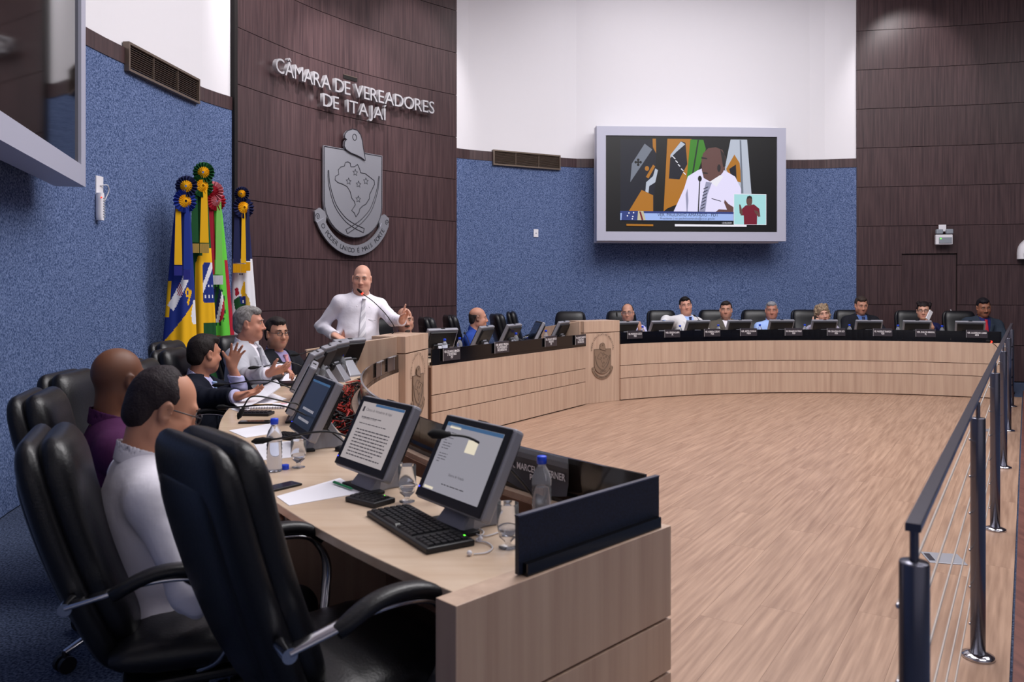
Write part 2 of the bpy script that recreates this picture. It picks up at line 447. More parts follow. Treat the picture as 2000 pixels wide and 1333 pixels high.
# emergency light above the door
fr, n = on_wall(1837, 2.36, .15); R3 = fr.to_3x3()
t = thing('emergency_light', 'twin headed emergency light on the dark wall above the door', 'lamp', fr.translation)
MB().box(R3 @ Vector((0, -.09, 0)), (.25, .16, .07), R3).build('case', 'white_plastic', t, bevel=.01)
MB().box(R3 @ Vector((.01, -.10, .048)), (.19, .09, .006), R3).build('front_label', 'grey_plastic', t)
MB().box(R3 @ Vector((-.06, -.075, .053)), (.02, .01, .004), R3).build('indicator', 'green_led', t)
for sx in (-.07, .08):
    MB().box(R3 @ Vector((sx, .04, .01)), (.10, .075, .07), R3).build('lamp_head', 'grey_plastic', t, bevel=.012)
MB().box(R3 @ Vector((-.005, .1, -.05)), (.11, .11, .02), R3).build('plug_plate', 'white_plastic', t, bevel=.004)
fr, n = on_wall(2003, 2.10, .12); R3 = fr.to_3x3()
t = thing('wall_camera', 'rounded white device on the dark wall at the right edge', 'camera', fr.translation)
rings = []
for k in range(7):
    y = -.15+.30*k/6; ww = (.15, .15, .15, .145, .13, .10, .05)[k]
    rings.append([R3 @ Vector((sup(2*math.pi*j/16, 3)[0]*ww, y, sup(2*math.pi*j/16, 3)[1]*.11)) for j in range(16)])
MB().loft(rings).build('body', 'white_plastic', t)
MB().sphere(R3 @ Vector((.0, .03, .09)), (.06, .08, .05), 12, R=R3).build('lens', 'screen_off', t)
MB().box(R3 @ Vector((0, -.09, .112)), (.18, .06, .01), R3).build('front_strip', 'grey_plastic', t)
# slot in the central wall
fr, n = on_wall(680, 4.33, .04); R3 = fr.to_3x3()
t = thing('wall_slot', 'small dark slot cut in the wood wall above the letters', 'slot', fr.translation)
MB().box((0, 0, 0), (.24, .05, .012), R3).build('recess', 'vent_dark', t)
MB().box(R3 @ Vector((0, .028, .0)), (.24, .008, .02), R3).build('rim', 'bronze', t)
# ------------------------------------------------------------------ metal letters
def letters(body, px0, px1, z, h, lb, name):
    s0, s1 = wall_s(px0), wall_s(px1)
    t = thing(name, lb, 'sign', wall_at((s0+s1)/2)[0]+Vector((0, 0, z)))
    ms = []; x = 0
    for ch in body:
        if ch == ' ': x += .36*h; continue
        me = text_mesh(ch, h*1.38, .028, 'LEFT', 1.0, .0)
        xs = [v.co.x for v in me.vertices]; wv = max(xs)-min(xs)
        me.transform(Matrix.Translation((-min(xs)-wv/2, 0, 0)))
        ms.append((me, x+wv/2)); x += wv+.10*h
    k = (s1-s0)/(x-.10*h)
    for me, xc in ms:
        p, tg, n = wall_at(s0+xc*k)
        me.transform(Matrix.Diagonal((k, 1, 1, 1)))
        q = p+n*.125; me.transform(frame((q.x, q.y, z), tg, (0, 0, 1)))
        me.materials.append(MATS['steel'])
        link('letter', me, t, True)
letters('CÂMARA DE VEREADORES', 519, 836, 4.065, .185, 'upper line of steel letters across the curved wood wall', 'wall_lettering')
letters('DE  ITAJAÍ', 615, 741, 3.835, .175, 'lower shorter line of steel letters above the crest', 'wall_lettering')
# ------------------------------------------------------------------ crest (big steel one and the two small ones on the pillars)
def cv(x, y):      # picture-of-the-crest units -> crest units (shield 1 wide, y down from the shield top)
    u = (x-490)/327.0; return ((u-.5), -(y-(665+60*u))/491.0*1.127)
BIRD = [(600, 600), (612, 585), (640, 574), (665, 580), (685, 605), (695, 640), (700, 680), (708, 720), (712, 752), (690, 735), (660, 720), (630, 708), (605, 690), (595, 670), (597, 645), (608, 632), (598, 626), (597, 612)]
BRA = [(600, 780), (605, 760), (620, 757), (632, 765), (635, 785), (655, 785), (672, 772), (685, 800), (690, 820), (715, 825), (740, 845), (768, 868), (770, 890), (755, 920), (742, 945), (740, 970), (720, 1000), (700, 1010), (685, 1025), (680, 1045), (663, 1068), (655, 1045), (640, 1030), (650, 1015), (660, 1000), (655, 980), (640, 960), (632, 925), (615, 895), (590, 880), (565, 870), (550, 855), (552, 835), (570, 825), (567, 800), (580, 785)]
def crest(t, fr, W, mt, ml, th, arch=None):
    def P(u, v, d): return fr @ Vector((u*W, v*W, d))
    sh = [(-.5, 0), (-.5, -.68)]
    for k in range(1, 18):
        a = math.pi*k/18; sh.append((-.5*math.cos(a), -.68-.447*math.sin(a)))
    sh += [(.5, -.68), (.5, 0)]
    MB().prism(sh[::-1], lambda x, y, d: P(x, y, d), 0, th).build('shield', mt, t, True)
    MB().prism([cv(*q) for q in BIRD][::-1], lambda x, y, d: P(x, y, d), th*.5, th*1.6).build('bird', mt, t, True)
    lw = .006*W
    def line(pts, nm, z=th, close=True, r=lw):
        q = [P(x, y, z) for x, y in pts]
        if close: q.append(q[0])
        MB().tube(q, r, 5).build(nm, ml, t, True)
    line([cv(*q) for q in BRA], 'map_outline')
    line([(cv(651, 620)[0]+.033*math.cos(a), cv(651, 620)[1]+.04*math.sin(a)) for a in [2*math.pi*k/12 for k in range(12)]], 'bird_eye', th*1.6)
    line([cv(*q) for q in BIRD], 'bird_outline', th*1.6)
    ins = [(x*.975, y*.985-.012) for x, y in sh]; line(ins, 'border_line')
    for sx, sy in ((660, 818), (623, 866), (720, 869), (678, 885), (677, 969)):
        c = cv(sx, sy)
        line([(c[0]+(.045 if k % 2 == 0 else .02)*math.sin(math.pi*k/5), c[1]+(.045 if k % 2 == 0 else .02)*math.cos(math.pi*k/5)) for k in range(10)], 'star', r=lw*.8)
    for arc in ([(515, 802), (520, 880), (550, 990), (600, 1070), (650, 1115), (708, 1150)], [(797, 845), (785, 930), (750, 1030), (700, 1090), (650, 1125), (612, 1145)]):
        q = [Vector((*cv(*a), 0)) for a in arc]; q = catmull(q, 5); A = []; B = []
        for i, p in enumerate(q):
            tg = (q[min(i+1, len(q)-1)]-q[max(i-1, 0)]).normalized(); nn = Vector((-tg.y, tg.x, 0))
            ww = .006+.024*i/len(q); A.append((p+nn*ww)[:2]); B.append((p-nn*ww)[:2])
        line(A+B[::-1], 'sword')
    # scroll under the shield: a band along an arc with two curled ends
    ce = (0, -.62); ro, ri = .735, .60
    rings = []
    for k in range(25):
        a = math.radians(-152+124*k/24)
        c, s = math.cos(a)*.93, math.sin(a)*1.0
        rings.append([P(ce[0]+ri*c, ce[1]+ri*s, 0), P(ce[0]+ro*c, ce[1]+ro*s, 0), P(ce[0]+ro*c, ce[1]+ro*s, th), P(ce[0]+ri*c, ce[1]+ri*s, th)])
    MB().loft(rings, 0, False).build('scroll', mt, t, True)
    for sg in (-1, 1):
        pl_ = [(sg*x, y) for x, y in ((.44, -.84), (.55, -.78), (.63, -.83), (.62, -.95), (.56, -.99), (.47, -1.02))]
        if sg > 0: pl_ = pl_[::-1]
        MB().prism(pl_ if sg < 0 else pl_, lambda x, y, d: P(x, y, d), -th*.2, th*.8).build('scroll_end', mt, t, True)
        sp = [(sg*(.585+.035*(1-k/14)*math.cos(k*.7)), -.89+.045*(1-k/14)*math.sin(k*.7)) for k in range(14)]
        line(sp, 'scroll_curl', th*.8, False, lw*.8)
    def arctext(body, rad, a0, a1, size, inward, z, cen, ex=1.0):
        n = len(body); mm = None
        V = MB()
        for i, ch in enumerate(body):
            if ch == ' ': continue
            a = math.radians(a0+(a1-a0)*i/(n-1)); me = text_mesh(ch, size, .0, 'CENTER')
            r_ = Matrix.Rotation(a+(math.pi/2 if inward else -math.pi/2), 4, 'Z')
            pos = Matrix.Translation((cen[0]+rad*math.cos(a)*ex, cen[1]+rad*math.sin(a), 0))
            vs = []
            for v in me.vertices:
                q = pos @ (r_ @ v.co); vs.append(P(q.x, q.y, z))
            V.add(vs, [tuple(p.vertices) for p in me.polygons]); bpy.data.meshes.remove(me)
        V.build('motto_lettering', ml, t, True)['kind'] = 'stuff'
    arctext('O PODER UNIDO É MAIS FORTE', .695, -145, -35, .085, True, th+.002, ce, .93)
    if arch:
        rings = []
        for k in range(25):
            a = math.radians(205-230*k/24+0); c, s = math.cos(a), math.sin(a)
            rings.append([P(.60*c, .02+.60*s*1.05, 0), P(.68*c, .02+.68*s*1.05, 0), P(.68*c, .02+.68*s*1.05, th*.6), P(.60*c, .02+.60*s*1.05, th*.6)][::-1])
        arctext('PODER LEGISLATIVO MUNICIPAL', .60, 186, -6, .115, False, .004, (0, .02))
SE = wall_s(680)
A_, B_ = wall_at(wall_s(623))[0], wall_at(wall_s(738))[0]
xax = (B_-A_).normalized(); nax = Vector((xax.y, -xax.x, 0)); c_ = (A_+B_)/2+nax*.06
t = thing('wall_crest', 'large brushed steel crest with a bird head on the wood wall', 'crest', (c_.x, c_.y, 2.6))
crest(t, frame((c_.x, c_.y, 3.345), xax, (0, 0, 1)), (B_-A_).length, 'brushed', 'engrave', .03)
# ------------------------------------------------------------------ the horseshoe bench
TZ = .75
A0, AP0, AP1, AM = -45.0, 9.4, 16.3, 33.85
AQ0, AQ1, A9 = 2*AM-AP1, 2*AM-AP0, ray_R(1956, 5.12)[0]
ZG = [0.0, .295, .465, .75]
def boards(t, R0, R1, a0, a1, n):
    for i in range(n):
        b0, b1 = a0+(a1-a0)*i/n, a0+(a1-a0)*(i+1)/n
        for z0, z1 in zip(ZG[:-1], ZG[1:]):
            arcslab(MB(), R0, R1, b0+.012, b1-.012, z0+(.004 if z0 else .012), z1-.004 if z1 < TZ else z1, 14).build('front_board', 'wood_desk', t, True)
    arcslab(MB(), R0+.02, R1+.01, a0, a1, .004, TZ-.02, 40).build('core', 'desk_inner', t, True)
def curved_desk(lb, a0, a1, RI, RO, nb, inner=True):
    t = thing('council_bench', lb, 'desk', pol((RI+RO)/2, (a0+a1)/2))
    boards(t, RI, RI+.07, a0, a1, nb)
    arcslab(MB(), RI+.23, RO, a0, a1, TZ-.03, TZ, 48).build('desk_top', 'wood_top', t, True, bevel=.003)
    arcslab(MB(), RI+.08, RI+.25, a0, a1, TZ-.19, TZ-.17, 40).build('cable_trough', 'desk_inner', t, True)
    arcslab(MB(), RI+.23, RI+.25, a0, a1, .05, TZ-.03, 40).build('modesty_panel', 'desk_inner', t, True)
    return t
dl = curved_desk('long curved oak bench nearest the camera, on the left', A0, AP0, 5.2, 6.02, 4)
dr = curved_desk('long curved oak bench along the far right side', AQ1, A9, 5.12, 5.94, 5)
def end_panel(t, a, RI, RO, sg):
    # radial end made of three boards, thick, with a proud slab
    d = pol(1, a)-Vector((CX0, CY0, 0)); tg = Vector((-d.y, d.x, 0))*1.0
    c = pol((RI+RO)/2, a); R3 = Matrix(((d.x, tg.x, 0), (d.y, tg.y, 0), (0, 0, 1)))
    for z0, z1 in zip(ZG[:-1], ZG[1:]):
        z1_ = z1-.005 if z1 < TZ else z1+.001
        MB().box(c+Vector((0, 0, (z0+z1_)/2+.002)), (RO-RI+.03, .075, z1_-z0-.004), R3).build('end_board', 'wood_desk', t, True, bevel=.002)
end_panel(dl, A0-.1, 5.195, 6.06, -1); end_panel(dr, A9+.1, 5.12, 5.96, 1)
for a in (-31, -14):      # supports under the bench
    d = pol(1, a)-Vector((CX0, CY0, 0)); R3 = Matrix(((d.x, -d.y, 0), (d.y, d.x, 0), (0, 0, 1)))
    MB().box(pol(5.66, a, .36), (.42, .03, .70), R3).build('support_panel', 'wood_desk', dl, True)
# pillars with speaking stands
def pillar(a0, a1, lb):
    A, B = pol(5.14, a0), pol(5.14, a1); x = (B-A); L = x.length; x.normalize(); out = Vector((-x.y, x.x, 0))
    if (A-Vector((CX0, CY0, 0))).dot(out) < 0: out = -out
    c = (A+B)/2; t = thing('rostrum', lb, 'lectern', c+out*.3)
    R3 = Matrix(((x.x, out.x, 0), (x.y, out.y, 0), (0, 0, 1)))
    MB().box(c+out*.16+Vector((0, 0, .455)), (L, .32, .906), R3).build('column_board', 'wood_desk', t, True, bevel=.002)
    MB().box(c+out*.17+Vector((0, 0, .95)), (L-.02, .30, .10), R3).build('joint', 'desk_inner', t, True)
    MB().box(c+out*.16+Vector((0, 0, .992)), (L, .32, .148), R3).build('top_board', 'wood_desk', t, True, bevel=.002)
    MB().box(c+out*.45+Vector((0, 0, .80)), (L, .28, .03), R3).build('reading_shelf', 'wood_top', t, True)
    p = c-out*.004
    crest(t, frame((p.x, p.y, .70), -x if (-x).cross(Vector((0, 0, 1))).dot(-out) > 0 else x, (0, 0, 1)), .29, 'emblem_wood', 'emblem_line', .006, True)
    return t, c, x, out
pl1 = pillar(AP0, AP1, 'oak rostrum pillar with a crest where the man in white stands')
pl2 = pillar(AQ0, AQ1, 'oak rostrum pillar with a crest in the middle of the far side')
# centre desk, straight
Pa, Pb = pol(5.1, AP1), pol(5.1, AQ0); U = (Pb-Pa); LU = U.length; U.normalize(); NO = Vector((-U.y, U.x, 0))
def cd(u, v, z=0): return Pa+U*u+NO*v+Vector((0, 0, z))      # along, outward, height
RU = Matrix(((U.x, NO.x, 0), (U.y, NO.y, 0), (0, 0, 1)))
dc = thing('council_bench', 'straight oak centre bench between the two rostrum pillars', 'desk', cd(LU/2, .4))
for i in range(2):
    for z0, z1 in zip(ZG[:-1], ZG[1:]):
        z1_ = z1-.004 if z1 < TZ else z1
        z0_ = z0+.004 if z0 else .012
        MB().box(cd(LU*(i+.5)/2, .035, (z0_+z1_)/2), (LU/2-.003, .07, z1_-z0_), RU).build('front_board', 'wood_desk', dc, True, bevel=.001)
MB().box(cd(LU/2, .045, .37), (LU, .06, .72), RU).build('core', 'desk_inner', dc, True)
MB().box(cd(LU/2, .51, TZ-.015), (LU-.01, .56, .03), RU).build('desk_top', 'wood_top', dc, True)
MB().box(cd(LU/2, .15, TZ-.18), (LU-.01, .16, .02), RU).build('cable_trough', 'desk_inner', dc, True)
# raised curved side screens of the rostra
def wing(pts, zs, lb):
    q = catmull([(p[0], p[1], 0) for p in pts], 8); n = len(q); rings = []
    for i, p in enumerate(q):
        tg = (q[min(i+1, n-1)]-q[max(i-1, 0)]).normalized(); nn = Vector((-tg.y, tg.x, 0))*.018
        z = zs[0]+(zs[1]-zs[0])*i/(n-1); zb = TZ
        rings.append([(p+nn)+Vector((0, 0, zb)), (p-nn)+Vector((0, 0, zb)), (p-nn)+Vector((0, 0, z)), (p+nn)+Vector((0, 0, z))])
    t = thing('side_screen', lb, 'screen', q[n//2]+Vector((0, 0, TZ)))
    MB().loft(rings, 0, False).build('screen_board', 'wood_desk', t, True)
    top = [r[2].lerp(r[3], .5)+Vector((0, 0, .002)) for r in rings]
    MB().ribbon(top, .019, .003, NO).build('edge_band', 'wood_top', t, True)
wing([pol(5.95, 6.7), pol(5.70, 7.7), pol(5.45, 8.5), pol(5.215, 9.25)], (.955, 1.064), 'raised curved oak screen left of the near rostrum')
wing([pol(5.95, 49.6), pol(5.70, 50.3), pol(5.45, 50.9), pol(5.2, 51.3)], (.94, 1.064), 'raised oak screen at the far end of the centre bench')
# black upstands
def upstand(lb, f):
    t = thing('black_upstand', lb, 'panel', f(.5, 0)+Vector((0, 0, TZ)))
    return t
ub = thing('black_upstand', 'glossy black upstand along the near left bench', 'panel', pol(5.22, -20, TZ))
nseg = 7
for i in range(nseg):
    b0, b1 = A0+.3+(AP0-A0-.3)*i/nseg, A0+.3+(AP0-A0-.3)*(i+1)/nseg
    arcslab(MB(), 5.205, 5.217, b0+.01, b1-.01, TZ+.03, .905, 8).build('pane', 'smoke_panel', ub, True)
arcslab(MB(), 5.203, 5.235, A0+.3, AP0, TZ, TZ+.03, 40).build('base_rail', 'black_gloss', ub, True)
d = pol(1, A0)-Vector((CX0, CY0, 0)); tg = Vector((-d.y, d.x, 0)); R3 = Matrix(((d.x, tg.x, 0), (d.y, tg.y, 0), (0, 0, 1)))
ue = thing('end_upstand', 'dark navy upstand across the near end of the bench', 'panel', pol(5.52, A0-.2, TZ))
def pe(R, off, z): return pol(R, A0)-tg*off+Vector((0, 0, z))
MB().box(pe(5.52, -.012, .83), (.63, .014, .15), R3).build('pane', 'navy_cloth', ue, True, bevel=.001)
MB().box(pe(5.52, -.022, .767), (.60, .03, .034), R3).build('base_rail', 'black_gloss', ue, True)
MB().box(pe(5.52, -.012, .907), (.632, .016, .004), R3).build('top_edge', 'steel_dark', ue, True)
ur = thing('black_upstand', 'glossy black upstand along the far right bench', 'panel', pol(5.14, 85, TZ))
for i in range(9):
    b0, b1 = AQ1+(A9-AQ1)*i/9, AQ1+(A9-AQ1)*(i+1)/9
    arcslab(MB(), 5.125, 5.137, b0+.01, b1-.01, TZ+.03, .905, 8).build('pane', 'black_gloss', ur, True)
arcslab(MB(), 5.123, 5.155, AQ1, A9, TZ, TZ+.03, 40).build('base_rail', 'black_gloss', ur, True)
uc = thing('black_upstand', 'glossy black upstand along the straight centre bench', 'panel', cd(LU/2, .01, TZ))
for i in range(3): MB().box(cd(LU*(i+.5)/3, .011, .842), (LU/3-.004, .012, .126), RU).build('pane', 'black_gloss', uc, True)
MB().box(cd(LU/2, .018, TZ+.015), (LU-.005, .032, .03), RU).build('base_rail', 'black_gloss', uc, True)
# ------------------------------------------------------------------ name plates (on the hall side of the upstands)
def plate(body, lb, c, x, size=.034, wd=.25, ht=.105, tilt=0, rolled=False, flip=False, sx=.8):
    x = Vector(x).normalized(); y = Vector((0, 0, 1)); n = x.cross(y)      # n = reading side
    t = thing('name_plate', lb, 'name plate', c, 0, 'name plates on the upstands')
    M4 = frame((0, 0, 0), x, y); R3 = M4.to_3x3()
    MB().box(R3 @ Vector((0, 0, .004)), (wd, ht, .004), R3).build('card', 'plate_dark', t)
    MB().box(R3 @ Vector((0, ht/2, -.008)), (wd, .004, .026), R3).build('clip', 'clear' if rolled else 'steel_dark', t)
    MB().box(R3 @ Vector((-wd/2, 0, .004)), (.004, ht, .008), R3).build('edge', 'steel', t)
    lines = body.split('\n')
    me = text_mesh(body, size, 0, 'CENTER', sx, .0006, 1, .85)
    xs = [v.co.x for v in me.vertices]; k_ = min(1, .9*wd/(max(xs)-min(xs))); me.transform(Matrix.Diagonal((k_, 1, 1, 1)))
    ys = [v.co.y for v in me.vertices]; me.transform(Matrix.Translation((0, -(min(ys)+max(ys))/2, .0068)))
    me.transform(M4); me.materials.append(MATS['text_white']); link('plate_lettering', me, t)
RB = [(1240, 'VER. PROFESSOR ACÁCIO\nPSDB'), (1313, 'VER. EDSON LAPA\nPL'), (1391, 'VER. ROBISON COELHO\nPSDB'), (1462, 'VER. BETO CUNHA\nPSDB'),
      (1550, 'VER. FERNANDO DO ÔNIBUS\nPODE'), (1633, 'VER. CELIA FILHA DO ELÓI\nPSDB'), (1724, 'VER. VANDERLEY DALMOLIN\nPSDB'), (1808, 'VER. DULCE AMARAL\nPL'), (1908, 'VER. LAUDELINO LAMIM\nMDB')]
ordn = ['first', 'second', 'third', 'fourth', 'fifth', 'sixth', 'seventh', 'eighth', 'ninth']
for i, (px, body) in enumerate(RB):
    a, p = ray_R(px, 5.115); d = pol(1, a)-Vector((CX0, CY0, 0)); x = Vector((-d.y, d.x, 0))
    if x.x < 0: x = -x
    plate(body, f'dark name plate on the far right upstand, {ordn[i]} from the pillar', Vector((p.x, p.y, .868)), x, .034)
for i, (px, py, body, lb) in enumerate(((880, 692, 'VER. EDUARDO KIMASSIA\n2º SECRETÁRIO\nPDT', 'dark name plate on the centre upstand beside the near pillar'),
        (978, 678.5, 'VER. MURILO PEREIRA\nVICE-PRESIDENTE\nPROGRESSISTAS', 'dark name plate on the centre upstand below the black high-back chair'),
        (1074, 667, 'VER. PAULINHO AMÂNDIO\nPRESIDENTE\nPDT', 'dark name plate on the centre upstand under the bottle, right half'),
        (1132, 664, 'VER. RENATO MARCOS\n1º SECRETÁRIO\nPROGRESSISTAS', 'dark name plate on the centre upstand next to the far pillar'))):
    k = (px-1000)/F; t_ = (k*Pa.y-Pa.x)/(U.x-k*U.y); p = cd(t_, -.012)
    plate(body, lb, Vector((p.x, p.y, HC-(py-CY)/F*p.y)), U, .034, .27, .12)
for a, body, lb in ((6.4, 'VER. CALÉCIO\nPODEMOS', 'clear-sleeved name plate on the inner curve nearest the near pillar'),
                    (1.6, 'VER. ANTÔNIO\nPDT', 'clear-sleeved name plate on the inner curve, second from the near pillar')):
    p = pol(5.19, a, .85); d = pol(1, a)-Vector((CX0, CY0, 0)); plate(body, lb, p, Vector((-d.y, d.x, 0)), .036, .21, .12, rolled=True)
# paper sleeve sagging on the near upstand (read from the desk side)
p = Pd(1058, 917, 2.85); d = pol(1, -40)-Vector((CX0, CY0, 0))
q0, q1 = pol(5.235, -41.4), pol(5.235, -37.6)
x = (q0-q1).normalized(); n = Vector((x.y, -x.x, 0))
t = thing('name_plate', 'drooping plastic name sleeve on the near upstand behind the bottle', 'name plate', ((q0+q1)/2)+Vector((0, 0, .84)), 0, 'name plates on the upstands')
M4 = frame((0, 0, 0), x, (0, 0, 1)); W_ = (q0-q1).length
rings = []
for i in range(9):
    u = (i/8-.5)*W_; zz = -.075+.02*(abs(i/8-.5)*2)**2
    rings.append([M4 @ Vector((u, y, .012+.02*max(0, -y/.08)**2)) for y in (.055, .02, -.02, zz)])
MB().loft(rings, 0, True, False, False).build('card', 'plate_dark', t)
MB().box(M4 @ Vector((0, .055, .012)), (W_*.98, .035, .003), M4.to_3x3()).build('clear_sleeve', 'clear', t)
me = text_mesh('VER. MARCELO WERNER\nPSD', .034, 0, 'CENTER', .86, .0006, 1, .9); ys = [v.co.y for v in me.vertices]
me.transform(Matrix.Translation((0, -.01-(min(ys)+max(ys))/2, .0175))); me.transform(M4); me.materials.append(MATS['text_white']); link('plate_lettering', me, t)
# ------------------------------------------------------------------ touch monitors
mat('scr_grey', 'a9a6b0', .3, emit=.62); mat('scr_beige', 'b9afb0', .3, emit=.70); mat('scr_dark', '3a4254', .2, emit=.3); mat('scr_pale', 'b4b4c4', .3, emit=.6)
mat('scr_ink', '5c5760', .5, emit=.3); mat('scr_bar', '4f79a8', .5, emit=.5); mat('scr_note', 'eadfc8', .5, emit=.8)
def monitor(lb):
    t = thing('touch_monitor', lb, 'monitor', (0, 0, 0), 0, 'touch monitors on the benches')
    T = math.radians(27); up = Vector((0, math.sin(T), math.cos(T))); bk = Vector((0, math.cos(T), -math.sin(T)))
    M4 = frame((0, 0, .066), (1, 0, 0), up); R3 = M4.to_3x3()      # local: x right, y up the screen, z toward viewer
    P = lambda x, y, z: M4 @ Vector((x, y, z))
    W, H = .372, .29
    MB().box(P(0, H/2, -.022), (W, H, .042), R3).build('housing', 'silver_plastic', t, bevel=.010)
    MB().box(P(0, H/2, .002), (W-.012, H-.012, .006), R3).build('bezel', 'black_plastic', t, bevel=.003)
    s = MB().box(P(0, H/2+.004, .0052), (.305, .228, .002), R3).build('display', 'screen_off', t)
    mb = MB(); mb.box(P(0, H/2+.03, -.052), (W-.05, H-.11, .026), R3)
    mb.build('rear_cover', 'black_plastic', t, bevel=.008)
    mb = MB(); mb.box(P(0, H/2-.045, -.066), (.21, .06, .05), R3); mb.build('rear_vent', 'black_plastic', t, bevel=.012)
    MB().box(P(0, H+.001, -.02), (.045, .004, .02), R3).build('top_slot', 'black_plastic', t)
    # wedge foot
    rings = []
    for y, hw, z0, z1 in ((.01, .085, 0, .012), (.05, .08, 0, .06), (.095, .062, 0, .17), (.115, .06, .0, .165), (.17, .07, .0, .08), (.215, .078, 0, .014)):
        rings.append([(-hw, y, z0), (hw, y, z0), (hw*.8, y, z1), (-hw*.8, y, z1)])
    MB().loft(rings, 0, False).build('foot', 'silver_plastic', t, bevel=.006)
    MB().box((0, .025, .006), (.22, .06, .012)).build('foot_plate', 'black_plastic', t, bevel=.004)
    MB().box(P(-W/2+.014, .035, .0055), (.004, .004, .002), R3).build('power_light', 'blue_led', t)
    return t, M4, s
mon0, MON, disp0 = monitor('touch monitor with a grey document page, nearest the camera')
def content(t, base, items):
    d_ = [c for c in t.children if c.name.startswith('display')][0]
    me = d_.data.copy(); me.materials.clear(); me.materials.append(MATS[base]); d_.data = me
    for nm, mt, boxes in items:
        mb = MB()
        for x, y, w_, h_ in boxes: mb.box(MON @ Vector((x, y+.149, .0065)), (w_, h_, .0008), MON.to_3x3())
        o_ = mb.build(nm, mt, d_)
        if len(boxes) > 1: o_['kind'] = 'stuff'
    return d_
def dtext(d_, body, x, y, size, mt='scr_ink', align='LEFT'):
    me = text_mesh(body, size, 0, align, .9); me.transform(Matrix.Translation((x, y+.149, .0072))); me.transform(MON); me.materials.append(MATS[mt])
    link('screen_lettering', me, d_)
MONS = []
def place_mon(a, R, face, lb, first=[True]):
    if first[0]: o = mon0; first[0] = False; o['label'] = lb; o.location = pol(R, a, TZ); o.rotation_euler = (0, 0, face)
    else: o = dup(mon0, pol(R, a, TZ), face, lb)
    MONS.append(o); return o
def rad_face(a, extra=0):        # viewer outside the horseshoe: local -Y looks outward
    o = pol(1, a)-Vector((CX0, CY0, 0)); return math.atan2(o.y, o.x)+math.pi/2+math.radians(extra)
def loc_face(vec): return math.atan2(vec[1], vec[0])+math.pi/2
m1 = place_mon(-40.7, 5.72, rad_face(-40.7, -2.6), 'touch monitor with a grey page and a small note, nearest the camera')
m2 = place_mon(-34.7, 5.72, rad_face(-34.7, 4.8), 'touch monitor with a white letter page, second from the camera')
m3 = place_mon(-25.9, 5.70, rad_face(-25.9, 2), 'touch monitor with a dark bluish screen, third from the camera')
LMON = [(-17.5, 'touch monitor edge-on with a pale screen, fourth from the camera'), (-8.0, 'touch monitor edge-on behind the paper sheets, fifth from the camera'),
        (-1.9, 'silver edged touch monitor beside the grey suited man, sixth from the camera'), (2.1, 'silver edged touch monitor before the man with pink tie'), (6.3, 'black touch monitor against the curved oak screen by the near rostrum')]
lm = [place_mon(a, 5.66, rad_face(a, (-6, -4, -2, -6, -26)[i]), lb) for i, (a, lb) in enumerate(LMON)]
for i, px in enumerate((1214, 1284, 1355, 1437, 1520, 1605, 1693, 1788, 1893)):
    a, p = ray_R(px, 5.62); place_mon(a, 5.62, rad_face(a), f'black backed touch monitor on the far right bench, {ordn[i]} from the pillar').scale = (1, 1, .88)
CM = [(851, .55, -20), (928, .50, 12), (983, .50, 8), (1034, .55, 45), (1081, .40, 10)]
for i, (px, v, ex) in enumerate(CM):
    k = (px-1000)/F; b = Pa+NO*v; t_ = (k*b.y-b.x)/(U.x-k*U.y); q = cd(t_, v, TZ)
    o = dup(mon0, q, loc_face(NO)+math.radians(ex), f'black backed touch monitor on the centre bench, {ordn[i]} from the near pillar'); MONS.append(o)
random.seed(3)
def dashes(x0, x1, y0, n, dy, h=.0035, gap=.35):
    out = []
    for k in range(n):
        x = x0; e = x1-(random.uniform(0, .08) if k % 4 == 3 else random.uniform(0, .006))
        while x < e-.004:
            l = min(random.uniform(.008, .028), e-x); out.append((x+l/2, y0-k*dy, l, h)); x += l+.005
    return out
d_ = content(m1, 'scr_grey', [('title_bar', 'scr_bar', [(.0, .107, .305, .012)]), ('text_lines', 'scr_ink', dashes(-.135, -.085, .08, 12, .009, .002)), ('note', 'scr_note', [(.02, .05, .055, .042)]), ('tab', 'scr_note', [(-.10, .1, .06, .010)]), ('task_bar', 'scr_note', [(-.12, -.107, .05, .008)]), ('footer_lines', 'scr_ink', dashes(-.06, .07, -.085, 1, .01, .003))])
dtext(d_, 'Sistema de Votação', -.04, -.055, .012)
d_ = content(m2, 'scr_beige', [('title_bar', 'scr_bar', [(.05, .108, .205, .010)]), ('crest_mark', 'scr_ink', [(-.128, .085, .012, .02)]), ('text_lines', 'scr_ink', dashes(-.12, .125, .005, 9, .0125, .0042)+dashes(-.12, .03, .055, 1, .01, .003)+dashes(-.12, .08, .03, 1, .01, .003))])
dtext(d_, 'Câmara de Vereadores de Itajaí', -.108, .08, .0165); dtext(d_, 'Requerimento 211/2020', -.12, .048, .0125)
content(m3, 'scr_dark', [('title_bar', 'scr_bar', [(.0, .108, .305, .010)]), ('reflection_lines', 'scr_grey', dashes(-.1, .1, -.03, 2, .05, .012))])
for o in lm[:2]: content(o, 'scr_pale', [('title_bar', 'scr_bar', [(0, .108, .305, .01)]), ('text_lines', 'scr_ink', dashes(-.12, .12, .05, 10, .012, .004))])
